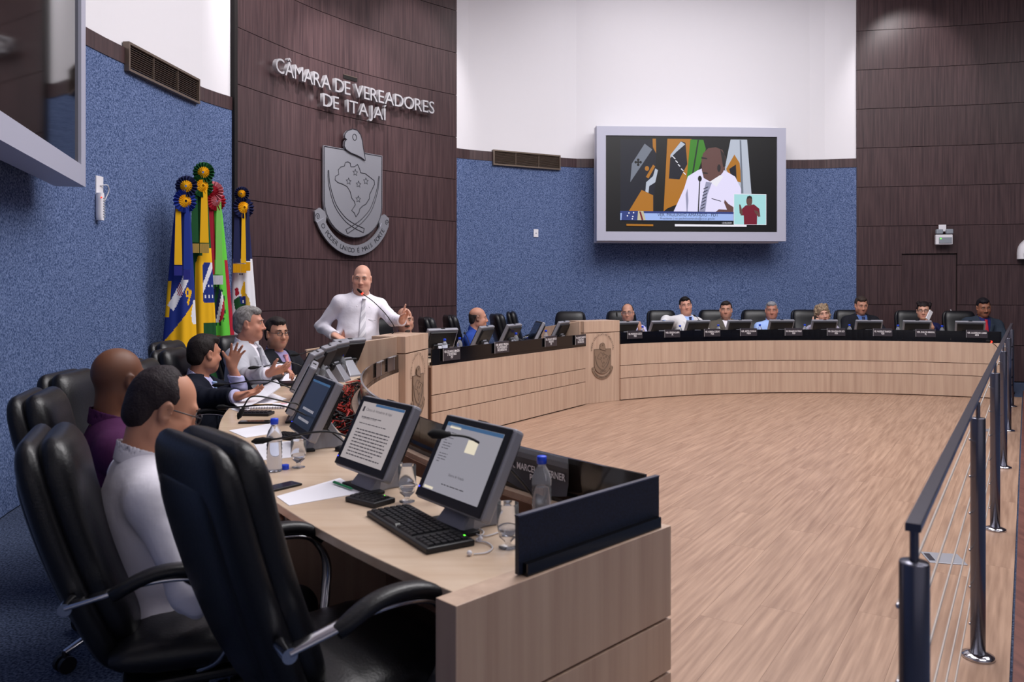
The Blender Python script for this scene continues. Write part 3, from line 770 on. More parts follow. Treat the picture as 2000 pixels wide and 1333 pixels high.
# ------------------------------------------------------------------ keyboards
def keyboard(lb, c, rz, L, W, nx, ny):
    t = thing('keyboard', lb, 'keyboard', c, rz)
    MB().box((0, 0, .009), (L, W, .018)).build('case', 'black_plastic', t, bevel=.004)
    kw, kh = (L-.02)/nx, (W-.025)/ny; k0 = None
    for j in range(ny):
        i = 0
        while i < nx:
            span = 5 if (j == 0 and nx > 14 and i == 4) else 1
            x = -L/2+.01+kw*(i+span/2); y = -W/2+.010+kh*(j+.5)
            if not (nx > 14 and i in (nx-5,)):
                if span == 1 and k0 is not None:
                    o = k0.copy(); COL.objects.link(o)
                else:
                    mb = MB(); a, b = kw*span/2-.0012, kh/2-.0012
                    mb.loft([[(-a, -b, 0), (a, -b, 0), (a, b, 0), (-a, b, 0)], [(-a*.8, -b*.78, .006), (a*.8, -b*.78, .006), (a*.8, b*.8, .006), (-a*.8, b*.8, .006)]], 0, False)
                    o = mb.build('key', 'leather', t)
                    if span == 1: k0 = o
                o.location = (x, y, .018)
            i += span
    MB().box((L/2-.05, W/2-.008, .0185), (.006, .004, .002)).build('indicator', 'green_led', t)
kc = (Pz(788, 984, .765)+Pz(721.5, 1000, .765)+Pz(844, 1077, .765)+Pz(926, 1057.5, .765))/4
kx = Pz(844, 1077, .765)-Pz(721.5, 1000, .765)
keyboard('black full-size keyboard lying in front of the nearest monitor', (kc.x, kc.y, TZ), math.atan2(kx.y, kx.x), .45, .155, 19, 6)
kc = Pz(723, 973, .765); keyboard('small black number keypad beside the white paper', (kc.x, kc.y, TZ), math.radians(-38), .15, .10, 5, 4)
kc = Pz(500, 806, .765); keyboard('dark keypad lying in front of the notebook', (kc.x, kc.y, TZ), math.radians(-4), .19, .10, 7, 4)
kc = Pz(566, 850, .765); keyboard('dark keypad under the third monitor', (kc.x, kc.y, TZ), math.radians(-25), .16, .10, 6, 4)
# ------------------------------------------------------------------ bottles and glasses
def bottle(lb, loc, cap=True):
    t = thing('water_bottle', lb, 'bottle', loc, 0, 'water bottles with blue caps')
    pr = [(0, 0), (.028, 0), (.031, .006)]
    for k in range(7): pr += [(.0315, .012+.016*k), (.0295, .020+.016*k)]
    pr += [(.0315, .128), (.031, .145), (.025, .165), (.015, .182), (.0125, .188), (.0125, .198)]
    MB().lathe(pr, 20).build('bottle_body', 'clear', t)
    MB().lathe([(0, .003), (.026, .003), (.0285, .01), (.0285, .12), (0, .12)], 16).build('water', 'water', t)
    if cap:
        MB().lathe([(.0, .192), (.0155, .192), (.0158, .213), (.0145, .216), (0, .216)], 18).build('cap', 'cap_blue', t)
    return t
b0 = bottle('blue capped water bottle beside the nearest monitor', Pz(1058, 1024, TZ))
def bt(a, R, lb): return dup(b0, pol(R, a, TZ), random.uniform(0, 6), lb)
bt(-37.6, 5.52, 'blue capped water bottle behind the left edge of the nearest monitor')
p = Pz(536, 921, TZ); bb = dup(b0, p, 0, 'opened water bottle on the bench beside the stemmed glass')
t = thing('bottle_cap', 'loose blue bottle cap lying by the opened bottle', 'cap', Pz(557, 917, TZ)); MB().lathe([(0, 0), (.0155, 0), (.0155, .017), (.0145, .019), (0, .019)], 18).build('shell', 'cap_blue', t)
MB().lathe([(.0156, .001), (.0162, .001), (.0162, .004), (.0156, .004)], 18).build('ring', 'cap_blue', t)
for px, ytop, lb in ((628, 703, 'blue capped bottle behind the white cup, tallest of the far three'), (668, 690, 'blue capped bottle against the curved oak screen'), (607, 720, 'blue capped bottle half hidden behind a pale monitor')):
    Y = (HC-(TZ+.216))*F/(ytop-CY); dup(b0, (( px-1000)/F*Y, Y, TZ), 1, lb)
for px, lb in ((873, 'blue capped bottle beside the near pillar on the centre bench'), (902, 'blue capped bottle before the man in blue shirt'), (1012, 'blue capped bottle in the middle of the centre bench'), (1070, 'blue capped bottle by the fifth centre monitor')):
    k = (px-1000)/F; b = Pa+NO*.3; t_ = (k*b.y-b.x)/(U.x-k*U.y); dup(b0, cd(t_, .33, TZ), 1, lb)
for px, lb in ((1255, 'blue capped bottle by the man with raised hand, far right bench'), (1328, 'blue capped bottle by the white blazer, far right bench'), (1403, 'blue capped bottle before the grey-brown suit'), (1484, 'blue capped bottle before the grey haired man'),
               (1572, 'blue capped bottle before the curly haired woman'), (1659, 'blue capped bottle left of the dark suited man'), (1754, 'blue capped bottle left of the woman on the phone'), (1840, 'blue capped bottle right of the woman on the phone')):
    a, p = ray_R(px, 5.4); bt(a, 5.4, lb)
def goblet(lb, p, h, stem, level):
    t = thing('drinking_glass', lb, 'glass', p+Vector((0, 0, .0015)))
    s = h/.12
    pr = [(0, 0), (.027, 0), (.027, .003), (.010, .008), (.008, .012*stem), (.012, .020*stem), (.026, .020*stem+.012), (.032, .06), (.031, .118), (.0295, .118), (.0300, .06), (.024, .022*stem+.014), (0, .022*stem+.010)]
    MB().lathe([(r, z*s) for r, z in pr], 22).build('glass_body', 'glass', t)
    zb = (.022*stem+.0115)*s
    MB().lathe([(0, zb), (.0235, zb+.004), (.0292, .055*s), (.0292, level*s), (0, level*s)], 22).build('water', 'water', t)
goblet('footed glass half full beside the opened bottle', Pz(583, 914, TZ), .115, 1.2, .055)
goblet('footed glass left of the nearest monitor', Pz(795, 981, TZ), .13, .9, .05)
goblet('footed glass right of the nearest monitor by the earphones', Pz(992, 1071, TZ), .13, .9, .052)
# ------------------------------------------------------------------ papers, phone, pens, cup, earphones
def sheet(lb, pts, z, name='paper_sheet', th=.002, curl=0, matn='paper'):
    P4 = [Pz(x, y, z) for x, y in pts]; c = sum(P4, Vector())/4; c.z = z
    t = thing(name, lb, 'paper', c); nx, ny = 8, 6; rings = []
    V = []; Fc = []
    for j in range(ny+1):
        for i in range(nx+1):
            u, v = i/nx, j/ny
            p = P4[0]*(1-u)*(1-v)+P4[1]*u*(1-v)+P4[2]*u*v+P4[3]*(1-u)*v-c
            p.z = th+curl*(math.sin(u*2.2)*v*v)
            V.append(p)
    for j in range(ny):
        for i in range(nx): q = j*(nx+1)+i; Fc.append((q, q+1, q+nx+2, q+nx+1))
    n = len(V); V2 = V+[p-Vector((0, 0, th*.9)) for p in V]
    Fb = [tuple(i+n for i in f[::-1]) for f in Fc]
    bd = list(range(nx+1))+[j*(nx+1)+nx for j in range(1, ny+1)]+[ny*(nx+1)+i for i in range(nx-1, -1, -1)]+[j*(nx+1) for j in range(ny-1, 0, -1)]
    Fs = [(bd[k], bd[k-1], bd[k-1]+n, bd[k]+n) for k in range(len(bd))]
    MB().add(V2, Fc+Fb+Fs, 0, False).build('page', matn, t)
    return t
sheet('white paper sheet with a green pen on it', [(540, 971), (565, 989), (712, 963), (664, 935)], TZ)
sheet('blank white sheet right under the green pen sheet', [(640, 962), (672, 970), (722, 962), (690, 944)], TZ, th=.001)
sheet('white papers beside the opened bottle', [(496, 868), (515, 900), (585, 893), (575, 862)], TZ)
sheet('loose white sheets below the dark suited man', [(447, 842), (480, 856), (545, 846), (530, 828)], TZ)
sheet('white printed page under the notebook', [(450, 800), (470, 806), (560, 780), (530, 768)], TZ)
t = sheet('lifted bundle of grey white pages held by the dark suited man', [(448, 784), (470, 800), (548, 774), (532, 748)], TZ+.02, curl=.07, th=.006)
t = sheet('white papers by the hands of the grey suited man', [(532, 742), (545, 752), (578, 742), (570, 730)], TZ, th=.012)
c = Pz(520, 796, TZ); t = thing('spiral_notebook', 'white spiral notebook with a yellow print beside the keypad', 'notebook', c, math.radians(6))
MB().box((0, 0, .007), (.26, .18, .014)).build('pages', 'paper', t, bevel=.002)
mat('print_yellow', 'cfa860', .8); mat('print_pink', 'd6a6b0', .8)
MB().box((-.03, .03, .0145), (.12, .04, .001)).build('cover_print', 'print_yellow', t); MB().box((.1, .05, .0145), (.04, .05, .001)).build('corner_print', 'print_pink', t)
for k in range(16): MB().tube([(-.12+.016*k, -.085, .002), (-.12+.016*k, -.098, .008), (-.12+.016*k, -.086, .016)], .0014, 5).build('spiral_ring', 'steel_dark', t)
def slab(lb, name, cat, px, py, ang, dims, mt, top=None):
    c = Pz(px, py, TZ); t = thing(name, lb, cat, c, math.radians(ang)); MB().box((0, 0, dims[2]/2), dims).build('body', mt, t, bevel=.003)
    if top: MB().box((0, 0, dims[2]+.0004), (dims[0]*.9, dims[1]*.88, .0008)).build('display', top, t)
    return t
slab('dark phone lying at the bench edge left of the paper sheet', 'mobile_phone', 'phone', 551, 953, 52, (.135, .066, .009), 'black_plastic', 'phone')
slab('black phone charging on the bench near the notebook', 'mobile_phone', 'phone', 498, 827, 4, (.17, .055, .012), 'black_plastic', 'screen_off')
slab('black folder beneath the white papers of the grey suited man', 'folder', 'folder', 558, 752, 5, (.25, .18, .02), 'black_plastic', 'leather')
c = Pz(670, 951, TZ+.006); t = thing('pen', 'green pen lying on the white paper sheet', 'pen', c, math.radians(-48))
MB().tube([(-.07, 0, .004), (.055, 0, .004), (.07, 0, .004)], [.0045, .0045, .001], 8).build('barrel', 'pen_green', t); MB().box((-.045, 0, .009), (.04, .003, .002)).build('pen_clip', 'pen_green', t)
c = Pz(636, 753, TZ); t = thing('coffee_cup', 'white cup with handle behind the cable tangle', 'cup', c)
MB().lathe([(0, 0), (.025, 0), (.036, .06), (.034, .06), (.023, .004), (0, .004)], 18).build('cup_body', 'white_plastic', t)
MB().tube(catmull([(.03, 0, .05), (.055, 0, .045), (.05, 0, .02), (.028, 0, .015)], 5), .004, 6).build('handle', 'white_plastic', t)
# white earphones
t = thing('earphones', 'white earphones curled beside the keyboard end', 'earphones', Pz(940, 1055, TZ))
o0 = Pz(940, 1055, TZ)
pts = [Pz(x, y, TZ+.004)-o0 for x, y in ((975, 1040), (945, 1048), (920, 1038), (925, 1030), (945, 1040), (930, 1056), (950, 1060), (962, 1070), (950, 1080), (925, 1083))]
MB().tube(catmull(pts, 6), .0022, 6).build('cord', 'cable_white', t)
for px, py in ((917, 1081), (938, 1053)): MB().sphere(Pz(px, py, TZ+.008)-o0, .008).build('earbud', 'white_plastic', t)
# ------------------------------------------------------------------ gooseneck microphones
def mic(lb, base, pts, red=False, rb=.03, head=.011):
    base = Vector(base); t = thing('gooseneck_microphone', lb, 'microphone', base)
    q = catmull([Vector(p)-base for p in pts], 8)
    MB().lathe([(0, -.002), (rb, -.002), (rb, .015), (rb*.5, .022), (0, .022)], 14).build('base', 'black_plastic', t)
    MB().tube(q, .0042, 7).build('neck', 'black_plastic', t)
    e = q[-1]; d = (q[-1]-q[-3]).normalized()
    MB().tube([e-d*.02, e, e+d*.012, e+d*.04, e+d*.055], [.006, head*.9, head*1.2, head*1.1, head*.3], 10).build('foam_head', 'mesh_black', t)
    if red: MB().tube([e-d*.018, e-d*.004], head*1.05, 10).build('light_ring', 'red_led', t)
    return t
b = Pz(1062, 996, TZ)
mic('gooseneck microphone arching over the nearest monitor', b, [b, Pd(1010, 931, 2.58), Pd(958, 882, 2.52), Pd(917, 856, 2.47), Pd(880, 850, 2.44), Pd(868, 849, 2.43)], head=.013)
def lmic(lb, a, hx, hy, Yh, mids=()):
    b = pol(5.53, a, TZ); h = Pd(hx, hy, Yh)
    m = b.lerp(h, .45); m.z = max(b.z, h.z)+.02
    mic(lb, b, [b, b+Vector((0, 0, .05)), m]+[h.lerp(m, .15), h])
lmic('gooseneck microphone pointing at the glasses man seat over the white papers', -33.6, 520, 860, 3.06)
lmic('gooseneck microphone over the small dark keypad, faintly curved', -27.3, 440, 796, 3.9)
b = pol(5.53, -20.5, TZ); mic('gooseneck microphone bent down over the notebook', b, [b, Pd(585, 793, 4.25), Pd(560, 786, 4.2), Pd(510, 775, 4.12), Pd(487, 778, 4.1), Pd(474, 800, 4.08)])
lmic('gooseneck microphone pointing at the dark suited man', -12.5, 432, 752, 4.95)
lmic('gooseneck microphone pointing at the grey suited man', -3.2, 500, 718, 5.7)
lmic('gooseneck microphone pointing at the man with pink tie', 3.2, 580, 693, 6.35)
b = pol(5.55, 13.5, .815); Yb = b.y
mic('tall gooseneck microphone on the rostrum before the standing man', b, [b, Vector((b.x, b.y, .98)), Pd(770, 648, b.y-.05), Pd(758, 620, b.y-.1), Pd(732, 592, b.y-.16), Pd(712, 577, b.y-.2), Pd(706, 572, b.y-.21)], True)
k = (918-1000)/F; b_ = Pa+NO*.42; t_ = (k*b_.y-b_.x)/(U.x-k*U.y); b = cd(t_, .42, TZ); h = Pd(908, 652, b.y+.35)
mic('gooseneck microphone before the man in blue shirt', b, [b, b+Vector((0, 0, .1)), b.lerp(h, .6)+Vector((0, 0, .06)), h])
a, p = ray_R(1210, 5.5); b = pol(5.5, a, TZ); mic('upright gooseneck microphone behind the far pillar', b, [b, b+Vector((-.02, 0, .2)), b+Vector((-.03, .05, .36))])
a, p = ray_R(1372, 5.5); b = pol(5.5, a, TZ); mic('gooseneck microphone before the white blazer', b, [b, b+Vector((0, .05, .2)), b+Vector((-.04, .12, .30)), b+Vector((-.06, .2, .33))])
# tribune microphone at the rail
c = Pz(1959, 800, 0.0); t = mic('red ringed microphone on a thin stand by the far rail end', (c.x, c.y, .0), [c+Vector((0, 0, .0)), c+Vector((0, 0, .5)), Pd(1956, 700, c.y), Pd(1953, 686, c.y), Pd(1945, 676, c.y), Pd(1936, 669, c.y), Pd(1934, 668, c.y)], True, .08, .014)
# cable tangle in the trough (uncountable)
random.seed(11); mb = MB()
for k in range(190):
    a = random.uniform(-22, 3); q = []
    R_ = random.uniform(5.29, 5.41); z = TZ-.16+random.uniform(0, .14)
    for j in range(6):
        q.append(pol(min(max(R_, 5.285), 5.425), a, min(max(z, TZ-.165), TZ+.02)))
        a += random.uniform(-1.1, 1.1); R_ += random.uniform(-.06, .06); z += random.uniform(-.05, .05)
    mb.tube(catmull(q, 3), random.choice((.0035, .0045, .006)), 5, 0 if random.random() < .62 else 1)
o = mb.build('cable_tangle', ['cable_black', 'cable_red']); o['kind'] = 'stuff'; tag(o, 'tangle of black and red cables in the bench trough', 'cables')
# ------------------------------------------------------------------ swivel chairs
def chair(lb):
    t = thing('swivel_chair', lb, 'chair', (0, 0, 0), 0, 'black leather swivel chairs', 1.06)
    n = 20
    rings = []
    for k in range(21):
        v = k/20; y = -.24+.52*v; e = max(.25, (1-abs(2*v-1)**4)**.5)
        rb = .006*abs(math.sin(v*math.pi*7))
        rings.append([(x*.265*(.9+.1*e), y-(0 if v < 1 else 0), .445-.03*(v-.5)+zz*(.062*e+rb)+.02*v*v) for x, zz in (sup(2*math.pi*j/n, 3.2) for j in range(n))])
    MB().loft(rings).build('seat', 'leather', t)
    MB().box((0, .0, .36), (.42, .42, .03)).build('seat_pan', 'black_plastic', t, bevel=.01)
    def back(z): u = (z-.42)/.66; return -.195-.215*u-.02*math.sin(u*3.1)
    def shell(off, hw0, ht0, za, zb, e, bulge=0):
        rings = []; N_ = 26
        for k in range(N_+1):
            u = .5-.5*math.cos(math.pi*k/N_); z = za+(zb-za)*u; c = max(.0004, 1-abs(2*u-1)**7)**.42
            hw = hw0*(.90+.10*math.sin(min(1, u*1.3)*math.pi/1.6))*(.60+.40*c); ht = ht0*c*(1+bulge*math.exp(-((u-.86)/.13)**2))
            y0 = back(z)+off
            rings.append([(x*hw, y0+yy*ht-.012*(1-(x*x))*(0), z+.32*yy*ht) for x, yy in (sup(2*math.pi*j/24, e) for j in range(24))])
        return MB().loft(rings)
    shell(.026, .212, .053, .47, 1.085, 3.0, .14).build('backrest', 'leather', t)
    shell(-.032, .226, .043, .40, 1.083, 3.4).build('back_shell', 'leather', t)
    shell(-.068, .17, .022, .50, .99, 2.6).build('back_pad', 'leather', t)
    for s in (-1, 1):
        pts = catmull([(s*.285, -.335, .655), (s*.30, -.25, .678), (s*.31, -.16, .700), (s*.315, -.07, .704), (s*.315, .02, .682), (s*.31, .07, .61), (s*.30, .065, .52), (s*.26, .03, .43), (s*.2, -.02, .385)], 5)
        o = MB().ribbon(pts, .022, .008, (1, 0, 0), 0, 10).build('armrest', 'chrome', t)
        pp = catmull([(s*.312, -.23, .675), (s*.315, -.15, .716), (s*.317, -.07, .727), (s*.317, .01, .711), (s*.316, .06, .668)], 5); m = len(pp)
        MB().ribbon(pp, [.028*max(.5, 1-abs(2*i/(m-1)-1)**6*.5) for i in range(m)], .017, (1, 0, 0), 0, 12).build('arm_pad', 'leather', o)
        MB().tube([(s*.235, -.325, .65), (s*.302, -.335, .652)], .017, 14).build('pivot', 'chrome', o)
    MB().lathe([(0, .10), (.03, .10), (.03, .22), (.022, .22), (.022, .36), (0, .36)], 14).build('gas_column', 'steel_dark', t)
    for k in range(5):
        a = 2*math.pi*k/5+.35; d = Vector((math.cos(a), math.sin(a), 0)); sd = Vector((-d.y, d.x, 0))
        pts = [d*.02+Vector((0, 0, .135)), d*.14+Vector((0, 0, .13)), d*.25+Vector((0, 0, .105)), d*.335+Vector((0, 0, .075))]
        l = MB().ribbon(catmull(pts, 4), [.026-.010*i/12 for i in range(13)], .011, sd, 0, 10).build('base_leg', 'chrome', t)
        mb = MB(); c = d*.335+Vector((0, 0, .033))
        for q in (-.018, .018): mb.tube([c+sd*(q-.009), c+sd*(q+.009)], .032, 14)
        mb.tube([c, c+Vector((0, 0, .05))], .01, 8); mb.build('caster', 'black_plastic', l)
    return t
ch0 = chair('empty black leather swivel chair nearest the camera')
def seat(loc, ang, lb, first=[True]):
    rz = math.radians(ang-90)
    loc = (loc[0], loc[1], -.012)
    if first[0]: first[0] = False; ch0.location = loc; ch0.rotation_euler = (0, 0, rz); ch0['label'] = lb; return ch0
    return dup(ch0, loc, rz, lb)
seat(pol(6.04, -40.9), 41, 'empty black leather swivel chair nearest the camera')
def lowseat(*a): o = seat(*a); o.scale = (1.06, 1.06, 1.0); return o
lowseat(pol(6.29, -35.4), 24, 'black leather chair under the man in a white shirt with glasses')
lowseat(pol(6.33, -26.0), 18, 'black leather chair under the man in a purple shirt')
lowseat(pol(6.33, -19.2), 6, 'empty black chair behind the purple shirted man')
lowseat(pol(6.08, -13.6), 10, 'empty black chair left of the dark suited man with raised hand')
lowseat(pol(6.14, -5.4), 4, 'black chair behind the dark suited man with raised hand')
lowseat(pol(6.45, 1.2), 0, 'black chair behind the light grey suited man')
lowseat(pol(6.28, 7.3), -14, 'black chair behind the man with pink tie')
def chair_px(px, v, ang, lb, vz=None):
    k = (px-1000)/F; b = Pa+NO*v; t_ = (k*b.y-b.x)/(U.x-k*U.y); q = cd(t_, v); seat(q, ang, lb)
chair_px(898, 1.15, 18, 'empty black high-back chair behind the centre bench, right of the pillar')
chair_px(940, 1.35, 15, 'black high-back chair behind the man in a blue shirt')
chair_px(1028, 1.15, 14, 'empty black high-back chair right of the man in a blue shirt')
chair_px(1052, 1.55, 0, 'black chair half hidden behind the high-back one, centre')
chair_px(778, 1.05, -42, 'black chair behind the bearded man at the rostrum')
chair_px(1108, .95, -100, 'empty black chair behind the fifth centre monitor')
def chr_R(px, R, ang, lb): a, p = ray_R(px, R); seat(p, ang, lb)
chr_R(1216, 6.35, -95, 'black chair behind the man with glasses, next to the far pillar')
chr_R(1306, 6.35, -85, 'black chair behind the man in a white blazer')
chr_R(1397, 6.4, -100, 'black chair behind the man in a grey-brown suit')
chr_R(1483, 6.4, -100, 'black chair behind the grey haired man in light blue')
chr_R(1588, 6.4, -95, 'black chair behind the curly haired woman')
chr_R(1671, 6.4, -100, 'black chair behind the man in a dark suit, far right')
chr_R(1797, 6.4, -98, 'black chair behind the woman on the phone')
chr_R(1893, 6.4, -100, 'black chair behind the mustached man at the far end')
# ------------------------------------------------------------------ wall screens
def rgb(n, h, e=1): return mat('tv_'+n, h, .4, emit=e)
def tv(lb, fr, W, H, on):
    t = thing('wall_screen', lb, 'screen', fr.translation)
    M3 = fr.to_3x3(); P = lambda x, y, z: M3 @ Vector((x, y, z))
    b = .145*W/3.05; D = .20
    for nm, cx, cy, sx, sy in (('frame_top', 0, H/2-b/2, W, b), ('frame_bottom', 0, -H/2+b/2, W, b), ('frame_side', -W/2+b/2, 0, b, H-2*b), ('frame_side', W/2-b/2, 0, b, H-2*b)):
        MB().box(P(cx, cy, -D/2), (sx, sy, D), M3).build(nm, 'tv_frame', t)
    MB().box(P(0, 0, -D+.02), (W-.05, H-.05, .04), M3).build('back_board', 'black_plastic', t)
    s = MB().box(P(0, 0, -.035), (W-2*b+.01, H-2*b+.01, .03), M3).build('display', 'screen_off', t)
    return t, s, M3, W-2*b, H-2*b
Wt, Ht = 3.06, 1.82
cR = Pd(1351.5, 359.5, 12.72); x = Vector((math.cos(.05), math.sin(.05), 0))
fr = frame(cR, x, (0, 0, 1))
t, s, M3, SW, SH = tv('large wall screen in a silver frame showing a man speaking', fr, Wt, Ht, True)
MB().box(M3 @ Vector((-.01, .02, -.33)), (Wt*.975, Ht+.07, .26), M3).build('white_backing', 'plaster', t)
# picture, drawn in screen units: x 273..1410, y 217..843 of the measured crop
def S(x, y, d): return M3 @ Vector(((x-841.5)/1137*SW, -(y-530)/626*SH, -.019+d*.0012))
LV = [0]
def pic(nm, poly, m):
    LV[0] += .25; l = LV[0]; n = len(poly)
    a = sum(poly[i][0]*poly[(i+1) % n][1]-poly[(i+1) % n][0]*poly[i][1] for i in range(n))
    if a > 0: poly = poly[::-1]
    MB().prism(poly, lambda x, y, d: S(x, y, d), l-.2, l).build(nm, m, t)
def el(cx, cy, rx, ry, n=20): return [(cx+rx*math.cos(2*math.pi*k/n), cy+ry*math.sin(2*math.pi*k/n)) for k in range(n)]
rgb('bg', '0b0b10', .5); rgb('navy', '12162a', .6); rgb('grey', '7d8494', .7); rgb('orange', 'b97718', .75); rgb('green', '3c8a1e', .75); rgb('skin', '6e4a46', .7); rgb('shirt', 'dcd6f2', .95)
rgb('white', 'b9c0d0', .85); rgb('dkgreen', '1e3a24', .5); rgb('tie', '9a9ab8', .8); rgb('bar', '9db4ea', .9); rgb('bardk', '2c3d80', .8); rgb('inset', 'a8dce0', .85); rgb('red', '7a1830', .75); rgb('ink', '23264a', .3); rgb('sand', 'c9bfa0', .8); rgb('hair', '3a3236', .4); rgb('cream', 'e8e6f0', .9)
pic('picture_ground', [(274, 218), (1409, 218), (1409, 842), (274, 842)], 'tv_bg')
pic('picture_flag', [(370, 240), (610, 240), (590, 710), (370, 710)], 'tv_navy')
pic('picture_flag', [(530, 268), (580, 305), (435, 520), (445, 400)], 'tv_grey')
pic('picture_flag', [(510, 570), (586, 605), (586, 710), (425, 710)], 'tv_orange')
pic('picture_flag', [(582, 235), (604, 235), (606, 330), (584, 290)], 'tv_orange')
pic('picture_flag', [(600, 430), (618, 440), (600, 520), (560, 545), (555, 590), (535, 580), (540, 520), (585, 480)], 'tv_white')
pic('picture_flag', el(545, 430, 14, 16), 'tv_orange'); pic('picture_flag', [(585, 405), (600, 415), (555, 495), (538, 485)], 'tv_orange')
for k in range(5): pic('picture_mark', el(487+(0, -16, 16, 0, 0)[k], 390+(0, 0, 0, -16, 16)[k], 9, 9, 8), 'tv_bg')
pic('picture_flag', [(680, 235), (840, 235), (800, 640), (680, 690), (655, 710)], 'tv_orange')
pic('picture_flag', [(700, 340), (770, 250), (800, 260), (812, 400), (760, 500), (690, 495)], 'tv_navy')
pic('picture_flag', [(700, 340), (770, 252), (798, 270), (740, 320), (700, 360)], 'tv_white')
for k in range(16): pic('picture_star', el(715+(k*37 % 90), 350+(k*53 % 130), 4, 4, 6), 'tv_cream')
pic('picture_flag', [(832, 238), (918, 240), (935, 300), (870, 480), (805, 520)], 'tv_green')
pic('picture_flag', [(880, 240), (890, 240), (850, 480), (838, 490)], 'tv_dkgreen')
pic('picture_flag', [(1100, 236), (1210, 236), (1240, 600), (1060, 600), (1062, 420)], 'tv_white')
pic('picture_flag', [(1125, 335), (1160, 390), (1175, 520), (1100, 500), (1070, 430)], 'tv_orange'); pic('picture_flag', [(1090, 430), (1135, 400), (1140, 500), (1105, 480)], 'tv_navy')
pic('picture_flag', [(1160, 240), (1170, 240), (1185, 590), (1170, 590)], 'tv_grey')
pic('picture_shirt', [(880, 440), (930, 420), (1060, 440), (1130, 480), (1170, 560), (1165, 712), (720, 712), (790, 560), (815, 480)], 'tv_shirt')
pic('picture_head', [(905, 380), (915, 330), (950, 295), (1000, 288), (1045, 305), (1065, 350), (1065, 410), (1050, 450), (1010, 500), (960, 512), (920, 490), (908, 440)], 'tv_skin')
pic('picture_hair', [(1030, 300), (1060, 335), (1066, 410), (1050, 420), (1040, 360)], 'tv_hair')
pic('picture_brow', [(905, 352), (945, 360), (940, 368), (905, 364)], 'tv_hair'); pic('picture_mouth', [(912, 452), (950, 456), (945, 464), (914, 462)], 'tv_hair'); pic('picture_ear', el(1022, 425, 12, 25), 'tv_hair')
pic('picture_collar', [(960, 515), (1030, 470), (1050, 480), (1005, 548)], 'tv_cream')
pic('picture_tie', [(935, 515), (975, 520), (945, 600), (930, 712), (890, 712), (915, 600)], 'tv_tie')
for k in range(7): pic('picture_tie_stripe', [(918-k*3, 560+k*22), (950-k*4, 545+k*22), (950-k*4, 551+k*22), (918-k*3, 566+k*22)], 'tv_ink')
pic('picture_pocket', [(972, 622), (1035, 640), (1035, 645), (972, 627)], 'tv_ink')
pic('picture_fold', [(800, 600), (812, 560), (818, 640), (812, 712), (806, 712)], 'tv_tie')
pic('picture_hand', [(1060, 632), (1085, 660), (1118, 680), (1118, 712), (1000, 712), (1020, 695), (1075, 698), (1055, 650)], 'tv_skin')
pic('picture_microphone', [(890, 500), (897, 500), (888, 712), (880, 712)], 'tv_bg'); pic('picture_microphone', el(894, 495, 13, 19), 'tv_bg')
pic('caption_bar', [(368, 708), (1118, 713), (1118, 770), (368, 768)], 'tv_bar'); pic('caption_bar', [(368, 708), (1118, 713), (1118, 726), (368, 722)], 'tv_bardk')
pic('caption_emblem', [(380, 708), (490, 708), (500, 768), (375, 768)], 'tv_bardk'); pic('caption_emblem', [(485, 708), (520, 708), (535, 768), (480, 768)], 'tv_sand')
pic('caption_emblem', [(492, 712), (503, 712), (520, 768), (508, 768)], 'tv_red')
for cx, cy in ((425, 722), (415, 740), (450, 745), (455, 720), (447, 760)): pic('caption_star', el(cx, cy, 5, 5, 6), 'tv_cream')
pic('lower_strip', [(408, 793), (585, 795), (585, 807), (408, 805)], 'tv_orange'); pic('lower_strip', [(728, 793), (1205, 797), (1205, 809), (728, 808)], 'tv_cream')
pic('inset_frame', [(1119, 592), (1337, 594), (1337, 797), (1119, 796)], 'tv_cream'); pic('inset_ground', [(1122, 596), (1334, 598), (1334, 794), (1122, 793)], 'tv_inset')
pic('inset_shirt', [(1200, 668), (1255, 662), (1290, 690), (1296, 735), (1276, 735), (1274, 794), (1188, 794), (1186, 735), (1165, 735), (1175, 690)], 'tv_red')
pic('inset_head', el(1223, 640, 20, 34), 'tv_skin'); pic('inset_hair', [(1204, 630), (1210, 610), (1226, 604), (1240, 612), (1243, 630), (1226, 618)], 'tv_hair')
pic('inset_hand', [(1155, 662), (1165, 665), (1172, 690), (1180, 720), (1172, 735), (1158, 720)], 'tv_skin'); pic('inset_hand', [(1255, 700), (1280, 705), (1298, 740), (1284, 744), (1260, 716)], 'tv_skin')
def stext(body, x, y, size, m):
    LV[0] += .25
    me = text_mesh(body, size, 0, 'CENTER'); me.transform(Matrix.Translation(((x-841.5)/1137*SW, -(y-530)/626*SH, -.019+LV[0]*.0012)))
    me.transform(M3.to_4x4()); me.materials.append(MATS[m]); link('caption_lettering', me, t)
stext('VER. PAULINHO AMÂNDIO - PDT', 815, 742, .066, 'tv_ink'); stext('Presidente | ver.paulinhoamandio@cvi.sc.gov.br', 812, 763, .046, 'tv_ink'); stext('13.02.2020', 1072, 789, .036, 'tv_cream')
# the left screen, switched off, seen at a slant
q0 = Vector((-3.12, 5.83, 0)); q1 = Vector((-2.543, 3.957, 0)); dx = (q0-q1).normalized()
cL = q0-dx*Wt/2; fr = frame((cL.x, cL.y, 2.235+Ht/2), dx, (0, 0, 1))
t2, s2, *_r = tv('large dark switched-off wall screen at the left edge of the picture', fr, Wt, Ht, False)
MB().box(_r[0] @ Vector((0, 0, -.24)), (Wt*.6, Ht*.5, .18), _r[0]).build('wall_bracket', 'black_plastic', t2)
